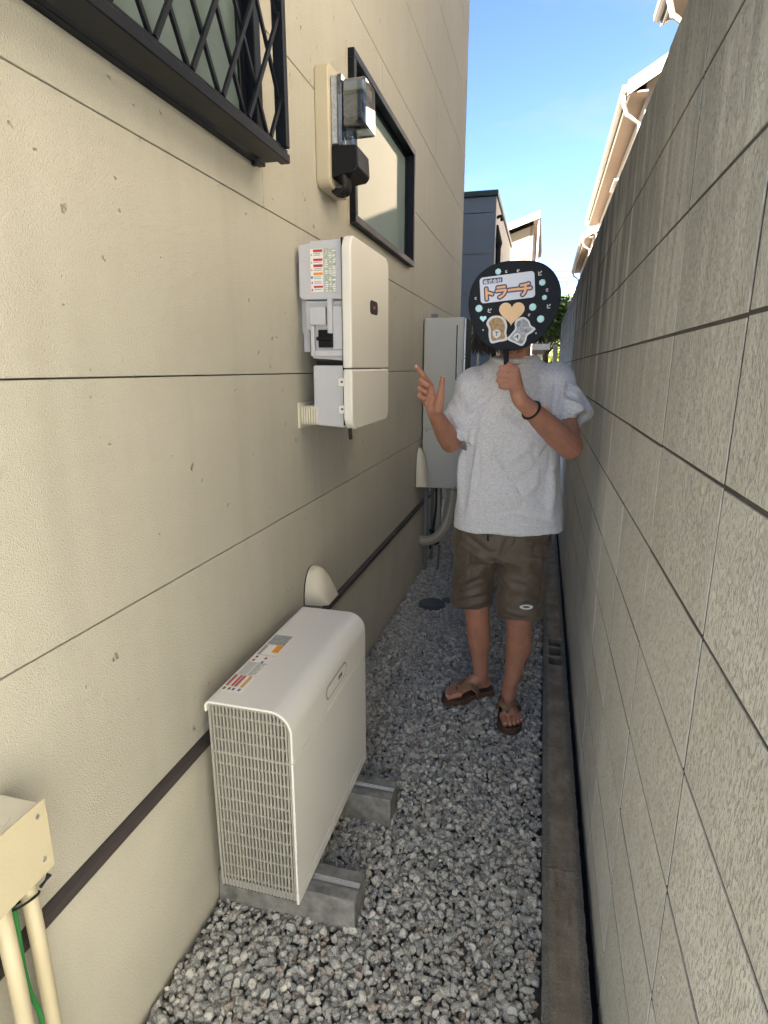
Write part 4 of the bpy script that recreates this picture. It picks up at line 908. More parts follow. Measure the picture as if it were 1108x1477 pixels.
# t-shirt
sh = MB()
CX_ = -0.105
sh.loft([oval(x, y, z, a, b, e, tilt=tl) for (z, x, y, a, b, e, tl) in (
    (0.826, -0.103, 2.315, .217, .140, 2.4, 0.03), (0.870, -0.104, 2.315, .212, .138, 2.4, 0.02), (0.96, -0.108, 2.315, .203, .133, 2.4, 0), (1.08, -0.113, 2.315, .197, .129, 2.4, 0),
    (1.20, -0.115, 2.315, .190, .126, 2.4, 0), (1.29, -0.112, 2.318, .188, .120, 2.4, 0), (1.36, -0.109, 2.320, .192, .108, 2.3, 0), (1.405, -0.107, 2.322, .185, .092, 2.2, 0), (1.440, -0.106, 2.322, .152, .078, 2.1, 0.0), (1.468, -0.106, 2.320, .108, .070, 2.0, 0), (1.490, -0.108, 2.315, .080, .066, 2.0, 0))])
def sleeve(mb, p0, p1, r0, r1, fl=0.85, ext=0.0, n=28):
    p0, p1 = Vector(p0), Vector(p1); d = (p1 - p0).normalized(); ref = Vector((0, 1, 0)); a = (ref - d * ref.dot(d)).normalized(); b = d.cross(a); rings = []
    for t_ in [i / 6 for i in range(7)]:
        c = p0.lerp(p1 + d * ext, t_); r_ = r0 + (r1 - r0) * t_; rings.append([c + a * (r_ * fl * math.cos(2 * math.pi * k / n)) + b * (r_ * math.sin(2 * math.pi * k / n)) for k in range(n)])
    mb.loft(rings)
SR0, SR1 = (-0.225, 2.318, 1.388), (-0.318, 2.262, 1.176)
SL0, SL1 = (0.010, 2.318, 1.400), (0.112, 2.240, 1.247)
sleeve(sh, SR0, SR1, 0.082, 0.090, 0.97); sh.ell((-0.250, 2.316, 1.376), (0.080, 0.088, 0.078)); sh.ell((0.040, 2.316, 1.392), (0.082, 0.088, 0.075))
sleeve(sh, SL0, SL1, 0.084, 0.090, 0.92)
shm = remeshed(sh, 0.0050, 5, 'tshirt')
fl = [((-0.275, 0.90), (-0.245, 1.22), 0.012, -0.009), ((-0.250, 0.93), (-0.205, 1.30), 0.011, 0.006), ((-0.225, 1.0), (-0.22, 1.2), 0.010, -0.006), ((-0.30, 0.93), (-0.285, 1.2), 0.010, 0.005),
      ((-0.28, 1.28), (-0.18, 1.36), 0.012, -0.005), ((-0.14, 1.30), (-0.04, 1.26), 0.02, -0.005), ((0.02, 0.95), (0.035, 1.15), 0.018, -0.008), ((0.06, 0.90), (0.055, 1.1), 0.012, 0.006),
      ((0.04, 1.26), (0.045, 1.40), 0.008, -0.010), ((0.055, 1.25), (0.075, 1.40), 0.009, 0.007), ((0.022, 1.28), (0.03, 1.38), 0.008, 0.005),
      ((-0.20, 0.90), (-0.02, 0.93), 0.012, -0.004), ((-0.24, 0.87), (-0.08, 0.885), 0.010, 0.004), ((-0.08, 0.92), (0.06, 0.89), 0.010, -0.005), ((-0.05, 0.875), (0.08, 0.868), 0.008, 0.004), ((-0.18, 0.955), (-0.06, 0.99), 0.014, 0.004), ((-0.10, 1.0), (0.0, 1.10), 0.016, -0.005), ((-0.06, 0.97), (0.04, 1.06), 0.012, 0.004),
      ((-0.13, 1.08), (-0.01, 1.20), 0.02, 0.005), ((0.0, 1.10), (0.06, 1.20), 0.012, -0.007), ((-0.17, 1.15), (-0.12, 1.02), 0.016, -0.004),
      ((0.075, 1.36), (0.155, 1.33), 0.008, -0.008), ((0.075, 1.335), (0.15, 1.31), 0.009, 0.006), ((0.07, 1.32), (0.165, 1.285), 0.009, -0.007), ((0.06, 1.30), (0.13, 1.27), 0.008, 0.005), ((0.09, 1.385), (0.145, 1.36), 0.008, 0.004), ((0.12, 1.42), (0.165, 1.30), 0.010, -0.005),
      ((-0.34, 1.33), (-0.28, 1.24), 0.009, -0.008), ((-0.33, 1.28), (-0.285, 1.22), 0.008, 0.006), ((-0.345, 1.25), (-0.27, 1.20), 0.009, -0.008), ((-0.30, 1.37), (-0.27, 1.28), 0.008, 0.005),
      ((-0.318, 0.846), (0.11, 0.850), 0.004, -0.0022)]
folds(shm, fl, 0.006, 11, (1, 1, 0.8), 2.1, (0.0050, 5)); folds(shm, [], 0.0009, 40, (1, 1, 1.6))
cut = MB(); v1 = Vector(SR1) - Vector(SR0); sleeve(cut, Vector(SR1) - v1.normalized() * 0.025, Vector(SR1) + v1.normalized() * 0.02, 0.058, 0.064, 0.97)
v1 = Vector(SL1) - Vector(SL0); sleeve(cut, Vector(SL1) - v1.normalized() * 0.015, Vector(SL1) + v1.normalized() * 0.02, 0.062, 0.070)
shm = boolean_cut(shm, cut, 'tshirt')
cut = MB(); cut.loft([oval(-0.103, 2.315, z, a, b, 2.4, tilt=0.03) for z, a, b in ((0.78, .203, .124), (0.845, .196, .118))])
shm = boolean_cut(shm, cut, 'tshirt')
cut = MB(); cut.loft([oval(-0.107, 2.314, z, a, b, 2.0) for z, a, b in ((1.440, .062, .054), (1.53, .078, .068))])
shm = boolean_cut(shm, cut, 'tshirt')
so = obj('tshirt', shm, 'shirt', man, smooth=True)
MB().tube([(-0.107 + 0.080 * math.cos(a), 2.313 + 0.069 * math.sin(a), 1.480 + 0.008 * math.sin(a)) for a in [2 * math.pi * k / 40 for k in range(41)]], [0.0095] * 41, 8, False).build('collar', 'shirt', so, smooth=True)
# small "C" mark on the sleeve
def text_mesh(txt, size, thick=0.0, offset=0.0, extrude=0.0):
    c = bpy.data.curves.new('lettering', 'FONT'); c.body = txt; c.size = size; c.offset = offset; c.extrude = extrude; c.align_x = 'CENTER'; c.align_y = 'CENTER'; c.resolution_u = 3
    o = bpy.data.objects.new('tmp', c); COL.objects.link(o); dg = bpy.context.evaluated_depsgraph_get(); dg.update()
    m = bpy.data.meshes.new_from_object(o.evaluated_get(dg)); bpy.data.objects.remove(o); m.name = 'lettering'; return m
def place_text(txt, size, M, mat, parent, name='lettering', **kw):
    m = text_mesh(txt, size, **kw); m.transform(M); m.materials.clear(); return obj(name, m, mat, parent)
FACE = Matrix.Rotation(R(90), 4, 'X')
def surf_y(mesh, x, z):
    from mathutils.bvhtree import BVHTree
    key = mesh.name
    if key not in _bv:
        _bv[key] = BVHTree.FromPolygons([v.co for v in mesh.vertices], [p.vertices for p in mesh.polygons])
    h_ = _bv[key].ray_cast(Vector((x, 1.0, z)), Vector((0, 1, 0))); return h_[0].y if h_[0] else 2.2
_bv = {}
def decal(mesh, pts2, off=0.0012):   # flat print wrapped on the cloth in front
    return [(x, surf_y(mesh, x, z) - off, z) for x, z in pts2]
lx, lz = 0.128, 1.283
cc = [(lx + 0.0075 * math.cos(a) * (1 if a < 9 else 1), lz + 0.0065 * math.sin(a)) for a in [R(45 + 270 * k / 12) for k in range(13)]]
ci = [(lx + 0.0015 + 0.0035 * math.cos(a), lz + 0.0030 * math.sin(a)) for a in [R(315 - 270 * k / 12) for k in range(13)]]
m = MB(); pp = decal(shm, cc + ci); m.add(pp, [(k, k + 1, 24 - k, 25 - k) for k in range(12)]); m.build('sleeve_logo', 'navyprint', so)
m = MB(); q4 = [(-0.035, 1.302), (-0.001, 1.290), (0.003, 1.302), (-0.030, 1.318)]; m.add(decal(shm, q4, 0.002), [(0, 1, 2, 3)]); 
m = MB(); m.add([(x, y + .0, z) for x, y, z in decal(shm, [(-0.022 + 0.052 * i / 6, 1.296 + 0.026 * j / 3 - 0.012 * i / 6) for j in range(4) for i in range(7)], 0.0018)], [(j * 7 + i, j * 7 + i + 1, (j + 1) * 7 + i + 1, (j + 1) * 7 + i) for j in range(3) for i in range(6)]); m.build('chest_patch', 'heart', so)
# shorts
sr = MB()
sr.loft([oval(-0.128, 2.322, z, a, b, 2.4) for z, a, b in ((0.70, .196, .125), (0.76, .197, .128), (0.86, .190, .122), (0.90, .18, .115))])
sr.loft([oval(x, y, z, a, b, 2.3, tilt=tl) for z, x, y, a, b, tl in ((0.482, -0.237, 2.338, .089, .098, 0.06), (0.55, -0.234, 2.335, .091, .103, 0.03), (0.65, -0.225, 2.330, .094, .112, 0), (0.74, -0.218, 2.325, .098, .118, 0))])
sr.loft([oval(x, y, z, a, b, 2.3, tilt=tl) for z, x, y, a, b, tl in ((0.478, -0.037, 2.285, .101, .100, 0.05), (0.55, -0.036, 2.292, .100, .106, 0.03), (0.65, -0.033, 2.305, .099, .115, 0), (0.74, -0.035, 2.320, .099, .120, 0))])
srm = remeshed(sr, 0.0050, 4, 'shorts')
fl = [((-0.155, 0.715), (-0.03, 0.66), 0.012, -0.010), ((-0.15, 0.735), (-0.01, 0.70), 0.012, 0.007), ((-0.15, 0.69), (-0.06, 0.60), 0.012, 0.007), ((-0.06, 0.64), (0.04, 0.58), 0.012, -0.009), ((-0.03, 0.60), (0.05, 0.545), 0.010, 0.008), ((-0.09, 0.56), (0.02, 0.61), 0.012, -0.006),
      ((0.0, 0.72), (0.05, 0.66), 0.010, -0.008), ((-0.17, 0.70), (-0.29, 0.65), 0.012, -0.009), ((-0.18, 0.67), (-0.28, 0.60), 0.012, 0.008), ((-0.19, 0.63), (-0.30, 0.57), 0.011, -0.009), ((-0.17, 0.58), (-0.27, 0.54), 0.012, 0.007), ((-0.18, 0.55), (-0.29, 0.51), 0.010, -0.007), ((-0.16, 0.53), (-0.25, 0.50), 0.010, 0.005),
      ((-0.25, 0.80), (-0.16, 0.75), 0.012, -0.008), ((-0.28, 0.76), (-0.18, 0.72), 0.010, 0.006), ((-0.10, 0.80), (-0.12, 0.73), 0.009, -0.007), ((0.045, 0.80), (0.055, 0.50), 0.006, -0.005), ((-0.04, 0.80), (0.03, 0.78), 0.010, 0.005), ((-0.10, 0.52), (0.0, 0.50), 0.010, 0.004),
      ((-0.138, 0.72), (-0.139, 0.47), 0.008, -0.010)]
folds(srm, fl, 0.006, 14, (1, 1, 1), 1.3, (0.0060, 11)); folds(srm, [], 0.0022, 42)
cut = MB(); cut.loft([oval(-0.237, 2.338, z, .083, .092, 2.3, tilt=0.06) for z in (0.42, 0.55)]); cut.loft([oval(-0.037, 2.287, z, .094, .093, 2.3, tilt=0.05) for z in (0.42, 0.55)])
srm = boolean_cut(srm, cut, 'shorts')
so2 = obj('shorts', srm, 'shorts', man, smooth=True)
lx, lz = -0.010, 0.541
m = MB(); po = [(lx + 0.0255 * math.cos(a), lz + 0.0105 * math.sin(a)) for a in [2 * math.pi * k / 32 for k in range(32)]]; pi_ = [(lx + 0.0135 * math.cos(a), lz + 0.0045 * math.sin(a)) for a in [2 * math.pi * k / 32 for k in range(32)]]
m.add(decal(srm, po + pi_, 0.0025), [(k, (k + 1) % 32, 32 + (k + 1) % 32, 32 + k) for k in range(32)]); m.build('oval_logo', 'chalk', so2)
m = MB(); m.tube([(-0.170, surf_y(srm, -0.170, .83) - .006, 0.835), (-0.171, surf_y(srm, -0.171, .81) - .005, 0.810), (-0.168, surf_y(srm, -0.168, .8) - .005, 0.797)], 0.0035, 8).build('drawstring', 'rubber', so2, smooth=True)
# wristband and ring
wb = ELL.lerp(WRL, 0.80); dd = (WRL - ELL).normalized(); a_ = dd.orthogonal().normalized(); b_ = dd.cross(a_)
MB().tube([wb + (a_ * math.cos(t_) + b_ * math.sin(t_)) * 0.0325 for t_ in [2 * math.pi * k / 32 for k in range(33)]], 0.0042, 8, False).build('wristband', 'rubber', man, smooth=True)
rc = mk[2].lerp(at(719.5, 548.7, 1.923), 0.45); rc = mk[1].lerp(at(720.0, 539.5, 1.922), 0.55); dd = (at(720.0, 539.5, 1.922) - mk[1]).normalized(); a_ = dd.orthogonal().normalized(); b_ = dd.cross(a_)
MB().tube([rc + (a_ * math.cos(t_) + b_ * math.sin(t_)) * 0.0112 for t_ in [2 * math.pi * k / 20 for k in range(21)]], 0.0016, 6, False).build('ring', 'gold', man, smooth=True)

# ------------------------------------------------------------------ the round fan
fy = 1.945
fan = thing('round_fan', (-0.112, fy, 1.40), 'round black hand fan with a lettered sticker, hearts and aqua dots, held before his face', 'hand fan')
FO = at(741, 443, fy - 0.004); KU = 0.0021 / 6.925
def F(zx, zy, dep=0.0):
    u = (zx + (660 - 741) * 6.925) * KU; v = (6.925 * (443 - 370) - zy) * KU * 0.985
    return Vector((FO.x + u, FO.y - dep, FO.z + v))
outl = spline([(560, 62), (700, 66), (830, 100), (940, 190), (1003, 320), (1010, 440), (975, 590), (900, 730), (790, 850), (650, 918), (520, 935), (400, 922), (270, 850), (175, 725), (125, 580), (107, 450), (130, 300), (205, 180), (320, 98), (440, 68)], 5) if False else \
       [Vector((x, y, 0)) for x, y in []]
pts = [(560, 62), (700, 68), (830, 105), (935, 190), (1000, 315), (1012, 440), (978, 590), (900, 735), (790, 850), (650, 918), (520, 935), (400, 920), (270, 848), (175, 725), (125, 580), (107, 450), (130, 300), (205, 180), (320, 100), (440, 68)]
outl = spline([(x, y, 0) for x, y in pts], 5)
def sheet(loop2, dep, th, name, mat, parent, bevel=0):
    fr_ = [F(p[0], p[1], dep + th) for p in loop2]; bk = [F(p[0], p[1], dep) for p in loop2]
    n = len(fr_); return MB().add(fr_ + bk, [tuple(range(n)), tuple(range(n, 2 * n))[::-1]] + [(i, (i + 1) % n, (i + 1) % n + n, i + n) for i in range(n)]).build(name, mat, parent, bevel=bevel)
sheet([(p.x, p.y) for p in outl], 0.0, 0.0020, 'fan_sheet', 'fan', fan)
rim = [F(p.x, p.y, 0.001) for p in outl]; rim.append(rim[0]); MB().tube(rim, 0.0020, 6, False).build('fan_rim', 'fan', fan, smooth=True)
for k in range(-8, 9):
    a0 = F(500, 935, -0.001); b0_ = F(560 + k * 52, 140 + abs(k) ** 1.8 * 7, -0.001); MB().tube([a0, b0_], 0.0008, 4).build('rib', 'fan', fan)
h0, h1 = F(505, 920, -0.001), at(731, 556, fy + 0.0)
MB().tube([h0, h0.lerp(h1, .3), h1], [0.0085, 0.0085, 0.0080], 12).build('handle', 'fan', fan, smooth=True)
def rot2(cx, cy_, pts_, deg):
    c_, s_ = math.cos(R(deg)), math.sin(R(deg)); return [(cx + x * c_ + y * s_, cy_ - x * s_ + y * c_) for x, y in pts_]
pl = sheet(rot2(487, 312, [(x, y) for x, y in rrect(-272, -127, 272, 127, 34)], 5.2), 0.0021, 0.0006, 'name_plate', 'plate', fan)
def ftxt(txt, cx, cy_, size, mat, deg, dep, parent, sx=1.0, **kw):
    M = Matrix.Translation(F(cx, cy_, dep)) @ FACE @ Matrix.Rotation(R(deg), 4, 'Z') @ Matrix.Diagonal((sx, 1, 1, 1)); return place_text(txt, size, M, mat, parent, **kw)
u_ = KU
sheet(rot2(338, 244, rrect(-100, -27, 100, 27, 14), 4.5), 0.0028, 0.0001, 'lettering_backing', 'outline', pl)
def ftxt_fat(ch, cx, cy_, size, mat, deg, dep, parent, rad, nc=12):
    M = Matrix.Translation(F(cx, cy_, 0)) @ FACE @ Matrix.Rotation(R(deg), 4, 'Z'); m0 = text_mesh(ch, size); v = []; f = []
    V0 = [M @ x.co for x in m0.vertices]; P0 = [tuple(p.vertices) for p in m0.polygons]
    for k in range(nc + 1):
        r_ = rad if k < nc else 0; dx, dz, dy = r_ * math.cos(2 * math.pi * k / nc), r_ * math.sin(2 * math.pi * k / nc), dep + 0.00002 * k
        o_ = len(v); v += [(p.x + dx, p.y - dy, p.z + dz) for p in V0]; f += [tuple(i + o_ for i in q_) for q_ in P0]
    m = bpy.data.meshes.new('lettering'); m.from_pydata(v, [], f); return obj('lettering', m, mat, parent)
ftxt_fat('株式会社', 338, 252, 46 * u_, 'plate', 4.5, 0.00305, pl, 0.0003, 6)
M4 = 'トラーチ'
for ch, cx_, cy_ in zip(M4, (300, 430, 556, 668), (372, 357, 340, 338)):
    sz = 138 * u_
    ftxt_fat(ch, cx_, cy_ + 6, sz, 'outline', 5.5, 0.0028, pl, 0.0060, 20)
    ftxt_fat(ch, cx_, cy_ + 6, sz, 'letter', 5.5, 0.0033, pl, 0.0017)
def heart(cx, cy_, s, mat, th=0.002):
    pts_ = []
    for k in range(40):
        t_ = 2 * math.pi * k / 40; pts_.append((cx + s * 16 * math.sin(t_) ** 3 / 16, cy_ - s * (13 * math.cos(t_) - 5 * math.cos(2 * t_) - 2 * math.cos(3 * t_) - math.cos(4 * t_)) / 16))
    return sheet(pts_, 0.0042 if s > 50 else 0.0021, th, 'heart_sticker', mat, fan)
# sticker cut-outs with plain mottled print (no figures)
a_ = spline([(330, 600, 0), (400, 585, 0), (470, 610, 0), (505, 680, 0), (500, 760, 0), (512, 830, 0), (430, 850, 0), (350, 862, 0), (322, 790, 0), (318, 720, 0), (293, 660, 0)], 5)
s1 = sheet([(p.x, p.y) for p in a_], 0.0021, 0.0005, 'cutout_sticker', 'chalk', fan)
a_ = spline([(345, 622, 0), (400, 605, 0), (455, 628, 0), (482, 690, 0), (480, 760, 0), (488, 812, 0), (425, 828, 0), (360, 838, 0), (345, 780, 0), (340, 715, 0), (318, 660, 0)], 5)
sheet([(p.x, p.y) for p in a_], 0.0027, 0.0002, 'print_field', 'tan', s1)
a_ = spline([(365, 745, 0), (405, 725, 0), (440, 745, 0), (440, 785, 0), (402, 815, 0), (368, 785, 0)], 4); sheet([(p.x, p.y) for p in a_], 0.0030, 0.0002, 'print_badge', 'chalk', s1)
ftxt('T', 402, 770, 58 * u_, 'dprint', -5, 0.0034, s1, offset=0.0006)
a_ = spline([(600, 625, 0), (665, 605, 0), (720, 640, 0), (745, 690, 0), (790, 722, 0), (760, 760, 0), (715, 790, 0), (700, 850, 0), (665, 893, 0), (600, 868, 0), (515, 825, 0), (545, 775, 0), (585, 720, 0), (580, 665, 0)], 5)
s2 = sheet([(p.x, p.y) for p in a_], 0.0021, 0.0005, 'cutout_sticker', 'chalk', fan)
a_ = spline([(615, 645, 0), (665, 625, 0), (708, 655, 0), (730, 702, 0), (765, 724, 0), (740, 748, 0), (698, 780, 0), (685, 840, 0), (655, 872, 0), (605, 850, 0), (540, 818, 0), (562, 782, 0), (602, 725, 0), (598, 675, 0)], 5)
sheet([(p.x, p.y) for p in a_], 0.0027, 0.0002, 'print_field', 'greyart', s2)
a_ = spline([(580, 780, 0), (615, 760, 0), (645, 785, 0), (640, 820, 0), (610, 845, 0), (580, 815, 0)], 4); sheet([(p.x, p.y) for p in a_], 0.0030, 0.0002, 'print_badge', 'chalk', s2)
ftxt('A', 612, 800, 52 * u_, 'dprint', -25, 0.0034, s2, offset=0.0006)
heart(545, 556, 128, 'heart'); heart(258, 612, 34, 'gem', 0.0015)
for (gx_, gy_, r_) in ((390, 155, 31), (830, 275, 33), (860, 420, 26), (210, 510, 36), (750, 510, 36), (835, 628, 36)):
    nn = 7 if r_ < 35 else 18; rg = []
    for (f_, dp) in ((1, 0.0021), (0.92, 0.0034), (0.55, 0.0046)): rg.append([F(gx_ + r_ * f_ * math.cos(2 * math.pi * k / nn), gy_ + r_ * f_ * math.sin(2 * math.pi * k / nn), dp) for k in range(nn)])
    MB().loft(rg).build('gem_sticker', 'gem', fan)
for (x_, y_, s_, rt, ch) in ((470, 155, 46, 0, 'c'), (588, 150, 52, -30, 'c'), (880, 345, 56, 0, 'c'), (720, 582, 48, -20, 'c'), (172, 405, 46, 0, 'c'), (262, 725, 30, 0, 'c'), (798, 765, 30, 0, 'c'), (802, 192, 46, 8, 'ビ'), (318, 537, 46, -8, 'ビ'), (905, 510, 46, 0, 'ビ')):
    ftxt(ch, x_, y_, s_ * u_, 'chalk', rt, 0.0024, fan, name='print_glyph', offset=0.0005)

# ------------------------------------------------------------------ neighbouring houses over the right wall
def side_house(name, y0, y1, ex, ez, wx, depth, label, wall_m, roofsl=0.45, gable=True, wins=()):
    t = thing(name, (wx, y0, 0), label, 'house', 'houses beyond the block wall')
    hx = wx + depth; rz = ez + roofsl * (hx - wx) / 2; top = ez + (wx - ex) * roofsl
    w_ = MB().prism([(wx, -0.06), (hx, -0.06), (hx, top), ((wx + hx) / 2, top + roofsl * depth / 2), (wx, top)], y0 + 0.35, y1 - 0.35, 'y').build('wall', wall_m, t)
    mx = (wx + hx) / 2; ov = wx - ex; rtop = top + roofsl * depth / 2 + 0.12
    MB().prism([(ex, ez + 0.06), (ex, ez + 0.13), (mx, rtop + 0.09), (hx + ov, ez + 0.13), (hx + ov, ez + 0.06), (mx, rtop)], y0, y1, 'y').build('roof', 'hroof', t)
    MB().box(ex + 0.02, y0 + 0.02, ez - 0.10, ex + 0.045, y1 - 0.02, ez + 0.055).build('fascia', 'fascia', t)
    MB().box(ex + 0.05, y0 + 0.03, ez - 0.06, wx - 0.002, y1 - 0.03, ez - 0.03).build('soffit', 'soffit', t)
    for yy in (y0 - 0.02, y1 - 0.03):
        MB().prism([(ex + .001, ez - 0.10), (ex + .001, ez + 0.10), (mx, rtop + 0.06), (mx, rtop - 0.14)], yy, yy + 0.05, 'y').build('bargeboard', 'fascia', t)
        MB().prism([(hx + ov, ez - 0.10), (hx + ov, ez + 0.10), (mx + .001, rtop + 0.06), (mx + .001, rtop - 0.14)], yy, yy + 0.05, 'y').build('bargeboard', 'fascia', t)
    g = MB(); g.prism([(ex - 0.09, ez + 0.05), (ex - 0.085, ez - 0.03), (ex - 0.05, ez - 0.055), (ex - 0.01, ez - 0.05), (ex + 0.005, ez - 0.02), (ex + 0.005, ez + 0.05)], y0 - 0.02, y1 + 0.02, 'y'); g.build('gutter', 'gutter', t)
    for (yy, zz0) in ((y0 + 0.42, 0.0), (y1 - 0.5, 0.0)):
        MB().tube([(ex - 0.04, yy - 0.30, ez - 0.05), (ex - 0.04, yy - 0.30, ez - 0.16), (ex + 0.05, yy - 0.15, ez - 0.30), (wx - 0.05, yy, ez - 0.42), (wx - 0.05, yy, -0.05)], 0.035, 10).build('downpipe', 'fascia', t, smooth=False)
    for (a, b, c_, d_) in wins:
        f_ = MB().box(wx - 0.03, a, b, wx + 0.05, c_, d_).build('window', 'fascia', t); MB().box(wx - 0.034, a + 0.06, b + 0.06, wx - 0.0305, c_ - 0.06, d_ - 0.06).build('pane', 'hglass', f_)
        MB().box(wx - 0.14, a - 0.05, d_ + 0.01, wx - 0.001, c_ + 0.05, d_ + 0.05).build('window_hood', 'gutter', f_)
    for zz_ in (3.1, 4.5): MB().box(wx - 0.012, y0 + 0.36, zz_, wx - 0.001, y1 - 0.36, zz_ + 0.03).build('wall_band', 'gutter', t)
side_house('neighbour_house', -1.0, 9.62, 1.20, 5.93, 1.55, 6, 'nearest cream house over the wall, roof corner with downpipe at top right', 'hcream', wins=((2.0, 3.6, 3.6, 4.7), (6.0, 3.6, 7.4, 4.7)))
side_house('neighbour_house', 12.0, 21.9, 1.08, 6.06, 1.42, 6, 'second cream house over the wall, long gutter line and pale gable corner', 'hpeach', 0.55, wins=((13.5, 3.3, 14.8, 4.4), (15.6, 5.1, 16.5, 5.6), (18.0, 3.4, 19.5, 4.5)))
side_house('neighbour_house', 23.6, 32.0, 1.08, 6.05, 1.40, 6, 'third house over the wall, smaller pale eaves beyond the long gutter', 'hcream', 0.5)
side_house('neighbour_house', 36.0, 44.0, 1.30, 5.6, 1.7, 6, 'farthest low pale house where the block wall ends', 'hpeach', 0.4)

# slate building beyond the siding house
t = thing('slate_building', (-0.82, 9.5, 0), 'slate-blue flat-roofed building beyond the siding house, white side wall', 'house')
MB().box(-7, 9.52, -0.06, -0.84, 13.4, 3.90).build('wall', 'hwhite', t)
for k in range(7):
    z0_ = max(-0.05, 3.90 - 0.22 - 0.565 * (6 - k)); z1_ = 3.90 if k == 6 else 3.90 - 0.22 - 0.565 * (5 - k)
    MB().box(-7, 9.48, z0_ + 0.006, -0.828, 9.518, z1_ - 0.006).build('cladding_panel', 'slate', t)
for k in range(7): MB().box(-0.838, 9.54, 3.90 - 0.565 * (k + 1) + .006, -0.827, 13.38, 3.90 - 0.565 * k - .006).build('side_panel', 'hwhite', t)
MB().box(-7.04, 9.44, 3.90, -0.80, 13.45, 3.975).build('coping', 'capg', t, bevel=0.008)
MB().tube([(-0.785, 9.70, -0.05), (-0.785, 9.70, 3.22), (-0.785, 9.70, 3.29), (-0.82, 9.70, 3.55)], [0.038, 0.038, 0.058, 0.022], 10).build('downpipe', 'black', t)
MB().tube([(-0.83, 9.72, 3.66), (-0.765, 9.72, 3.68), (-0.75, 9.72, 3.61)], 0.026, 8).build('wall_outlet', 'black', t, smooth=True)
# white house further back
t = thing('gable_house', (-0.72, 24, 0), 'cream house with sloping white-edged roof and brown side seen above the fan', 'house')
MB().prism([(-5.5, -0.05), (-0.80, -0.05), (-0.80, 6.55), (-5.5, 5.0)], 24, 31, 'y').build('wall', 'gable', t)
MB().prism([(-0.798, -0.05), (-0.70, -0.05), (-0.70, 6.60), (-0.798, 6.56)], 24.03, 31, 'y').build('side_wall', 'soffit', t)
MB().prism([(-5.8, 5.12), (-0.46, 6.86), (-0.46, 6.96), (-5.8, 5.22)], 23.5, 31.4, 'y').build('roof', 'hroof', t)
MB().prism([(-5.8, 4.98), (-0.47, 6.70), (-0.47, 6.855), (-5.8, 5.115)], 23.46, 23.52, 'y').build('bargeboard', 'fascia', t)
MB().prism([(-0.70, 6.62), (-0.47, 6.70), (-0.47, 6.855), (-0.70, 6.78)], 23.53, 31.3, 'y').build('eave_soffit', 'soffit', t)
MB().tube([(-0.50, 23.6, 6.68), (-0.50, 23.6, 4.2), (-0.50, 23.6, 0)], 0.03, 8).build('downpipe', 'fascia', t)
MB().box(-1.6, 23.985, 5.2, -1.56, 24.0, 5.9).build('wall_seam', 'gutter', t)
f_ = MB().box(-2.6, 23.95, 4.2, -1.5, 24.0, 5.1).build('window', 'fascia', t); MB().box(-2.52, 23.94, 4.28, -1.58, 23.949, 5.02).build('pane', 'hglass', f_)
# far cream house closing the view
t = thing('tiled_house', (0.9, 34, 0), 'distant yellow-cream house with low roof seen at far end of wall', 'house')
MB().box(-3.0, 34, -0.05, 1.25, 38, 3.9).build('wall', 'hcream', t)
MB().prism([(-3.3, 3.9), (1.5, 3.9), (1.1, 4.45), (-2.8, 4.45)], 33.7, 38.3, 'y').build('roof', 'hpeach', t)
for xx in (0.2, 0.85): f_ = MB().box(xx, 33.95, 3.1, xx + 0.35, 34, 3.6).build('window', 'fascia', t); MB().box(xx + .04, 33.94, 3.14, xx + .31, 33.949, 3.56).build('pane', 'hglass', f_)
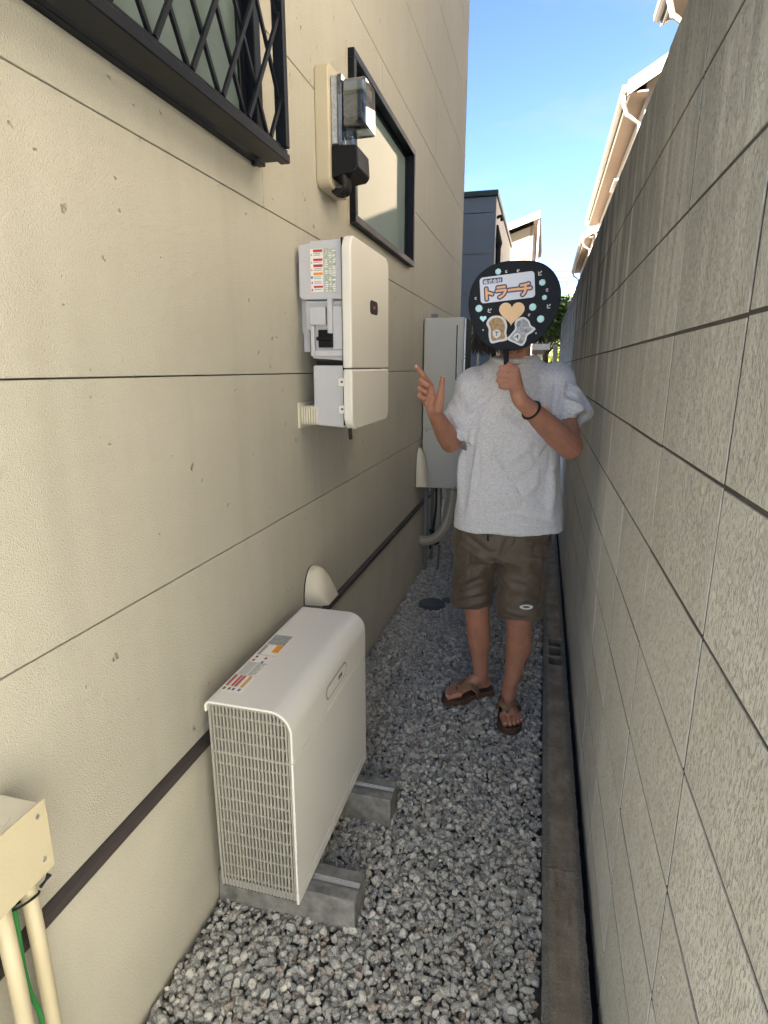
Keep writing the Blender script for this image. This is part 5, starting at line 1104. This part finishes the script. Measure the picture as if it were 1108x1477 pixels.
# trees
def tree(x, y, zb, zt, rad, n, label, mat='leaf', seed=1):
    r_ = random.Random(seed); t = thing('tree', (x, y, 0), label, 'tree')
    tr = MB().tube([(x, y, -0.1), (x + .05, y, zb * .6), (x - .04, y + .05, (zb + zt) / 2)], [0.12, 0.09, 0.04], 8)
    for k in range(7):
        a = r_.uniform(0, 6.28); b_ = Vector((x, y, zb * r_.uniform(.7, 1.1))); tr.tube([b_, b_ + Vector((math.cos(a) * rad * .6, math.sin(a) * rad * .6, rad * .6))], [0.04, 0.012], 6)
    tr.build('trunk', 'bark', t, smooth=True)
    cl = [(x + r_.gauss(0, rad * .5), y + r_.gauss(0, rad * .5), r_.uniform(zb, zt), r_.uniform(.25, .5) * rad) for _ in range(16)]
    V = np.zeros((n * 4, 3)); 
    for i in range(n):
        c = cl[r_.randrange(16)]; p = np.array([c[0] + r_.gauss(0, c[3] * .6), c[1] + r_.gauss(0, c[3] * .6), c[2] + r_.gauss(0, c[3] * .5)])
        u = np.array([r_.gauss(0, 1) for _ in range(3)]); u /= np.linalg.norm(u); v = np.cross(u, [r_.gauss(0, 1) for _ in range(3)]); v /= np.linalg.norm(v); s_ = r_.uniform(.03, .07)
        V[i * 4:i * 4 + 4] = [p - u * s_ * 1.6, p - v * s_ * .6, p + u * s_ * 1.6, p + v * s_ * .6]
    obj('crown', np_mesh('crown', V, np.arange(n * 4).reshape(-1, 4), {}, mat), None, t)
tree(0.0, 15.5, 2.0, 3.0, 0.75, 5000, 'dark green leafy tree seen just right of the fan edge', 'leaf', 3)
tree(0.75, 19.0, 1.6, 2.6, 0.6, 3500, 'yellow-green bush close beside far end of the block wall', 'leaf2', 5)
sg = thing('shop_sign', (-0.2, 14.2, 0), 'small white sign board with a reddish-brown band below the tree', 'sign')
MB().box(-0.30, 14.2, 1.86, 0.10, 14.26, 1.99).build('board', 'paper', sg); MB().box(-0.30, 14.19, 1.76, -0.02, 14.25, 1.855).build('band', 'soffit', sg); MB().box(-0.13, 14.21, -0.05, -0.09, 14.25, 1.699).build('post', 'pole', sg)
pp_ = thing('utility_pole', (0.28, 14.0, 0), 'grey post standing at the far end of the wall', 'pole')
MB().tube([(0.215, 14.0, -0.05), (0.215, 14.0, 1.93)], [0.055, 0.05], 12).build('shaft', 'pole', pp_)
MB().tube([(0.215, 14.0, 1.931), (0.215, 14.0, 1.96)], [0.06, 0.03], 12).build('cap', 'pole', pp_)
for i, (za, zb) in enumerate(((7.45, 7.30), (7.12, 6.98), (6.80, 6.72), (6.78, 6.95))):
    c = MB().tube([(-7, 40 + i * .2, za + .12)] + [(-7 + 16 * k / 10, 40 + i * .2, za + (zb - za) * k / 10 - 0.35 * math.sin(math.pi * k / 10) + .25) for k in range(1, 10)] + [(9, 40 + i * .2, zb + .1)], 0.014, 5).build('power_line', 'wire')
    tag(c, ['topmost', 'second', 'third', 'lowest'][i] + ' of the thin power lines crossing the sky right of the fan', 'power line', 'power lines across the far sky')
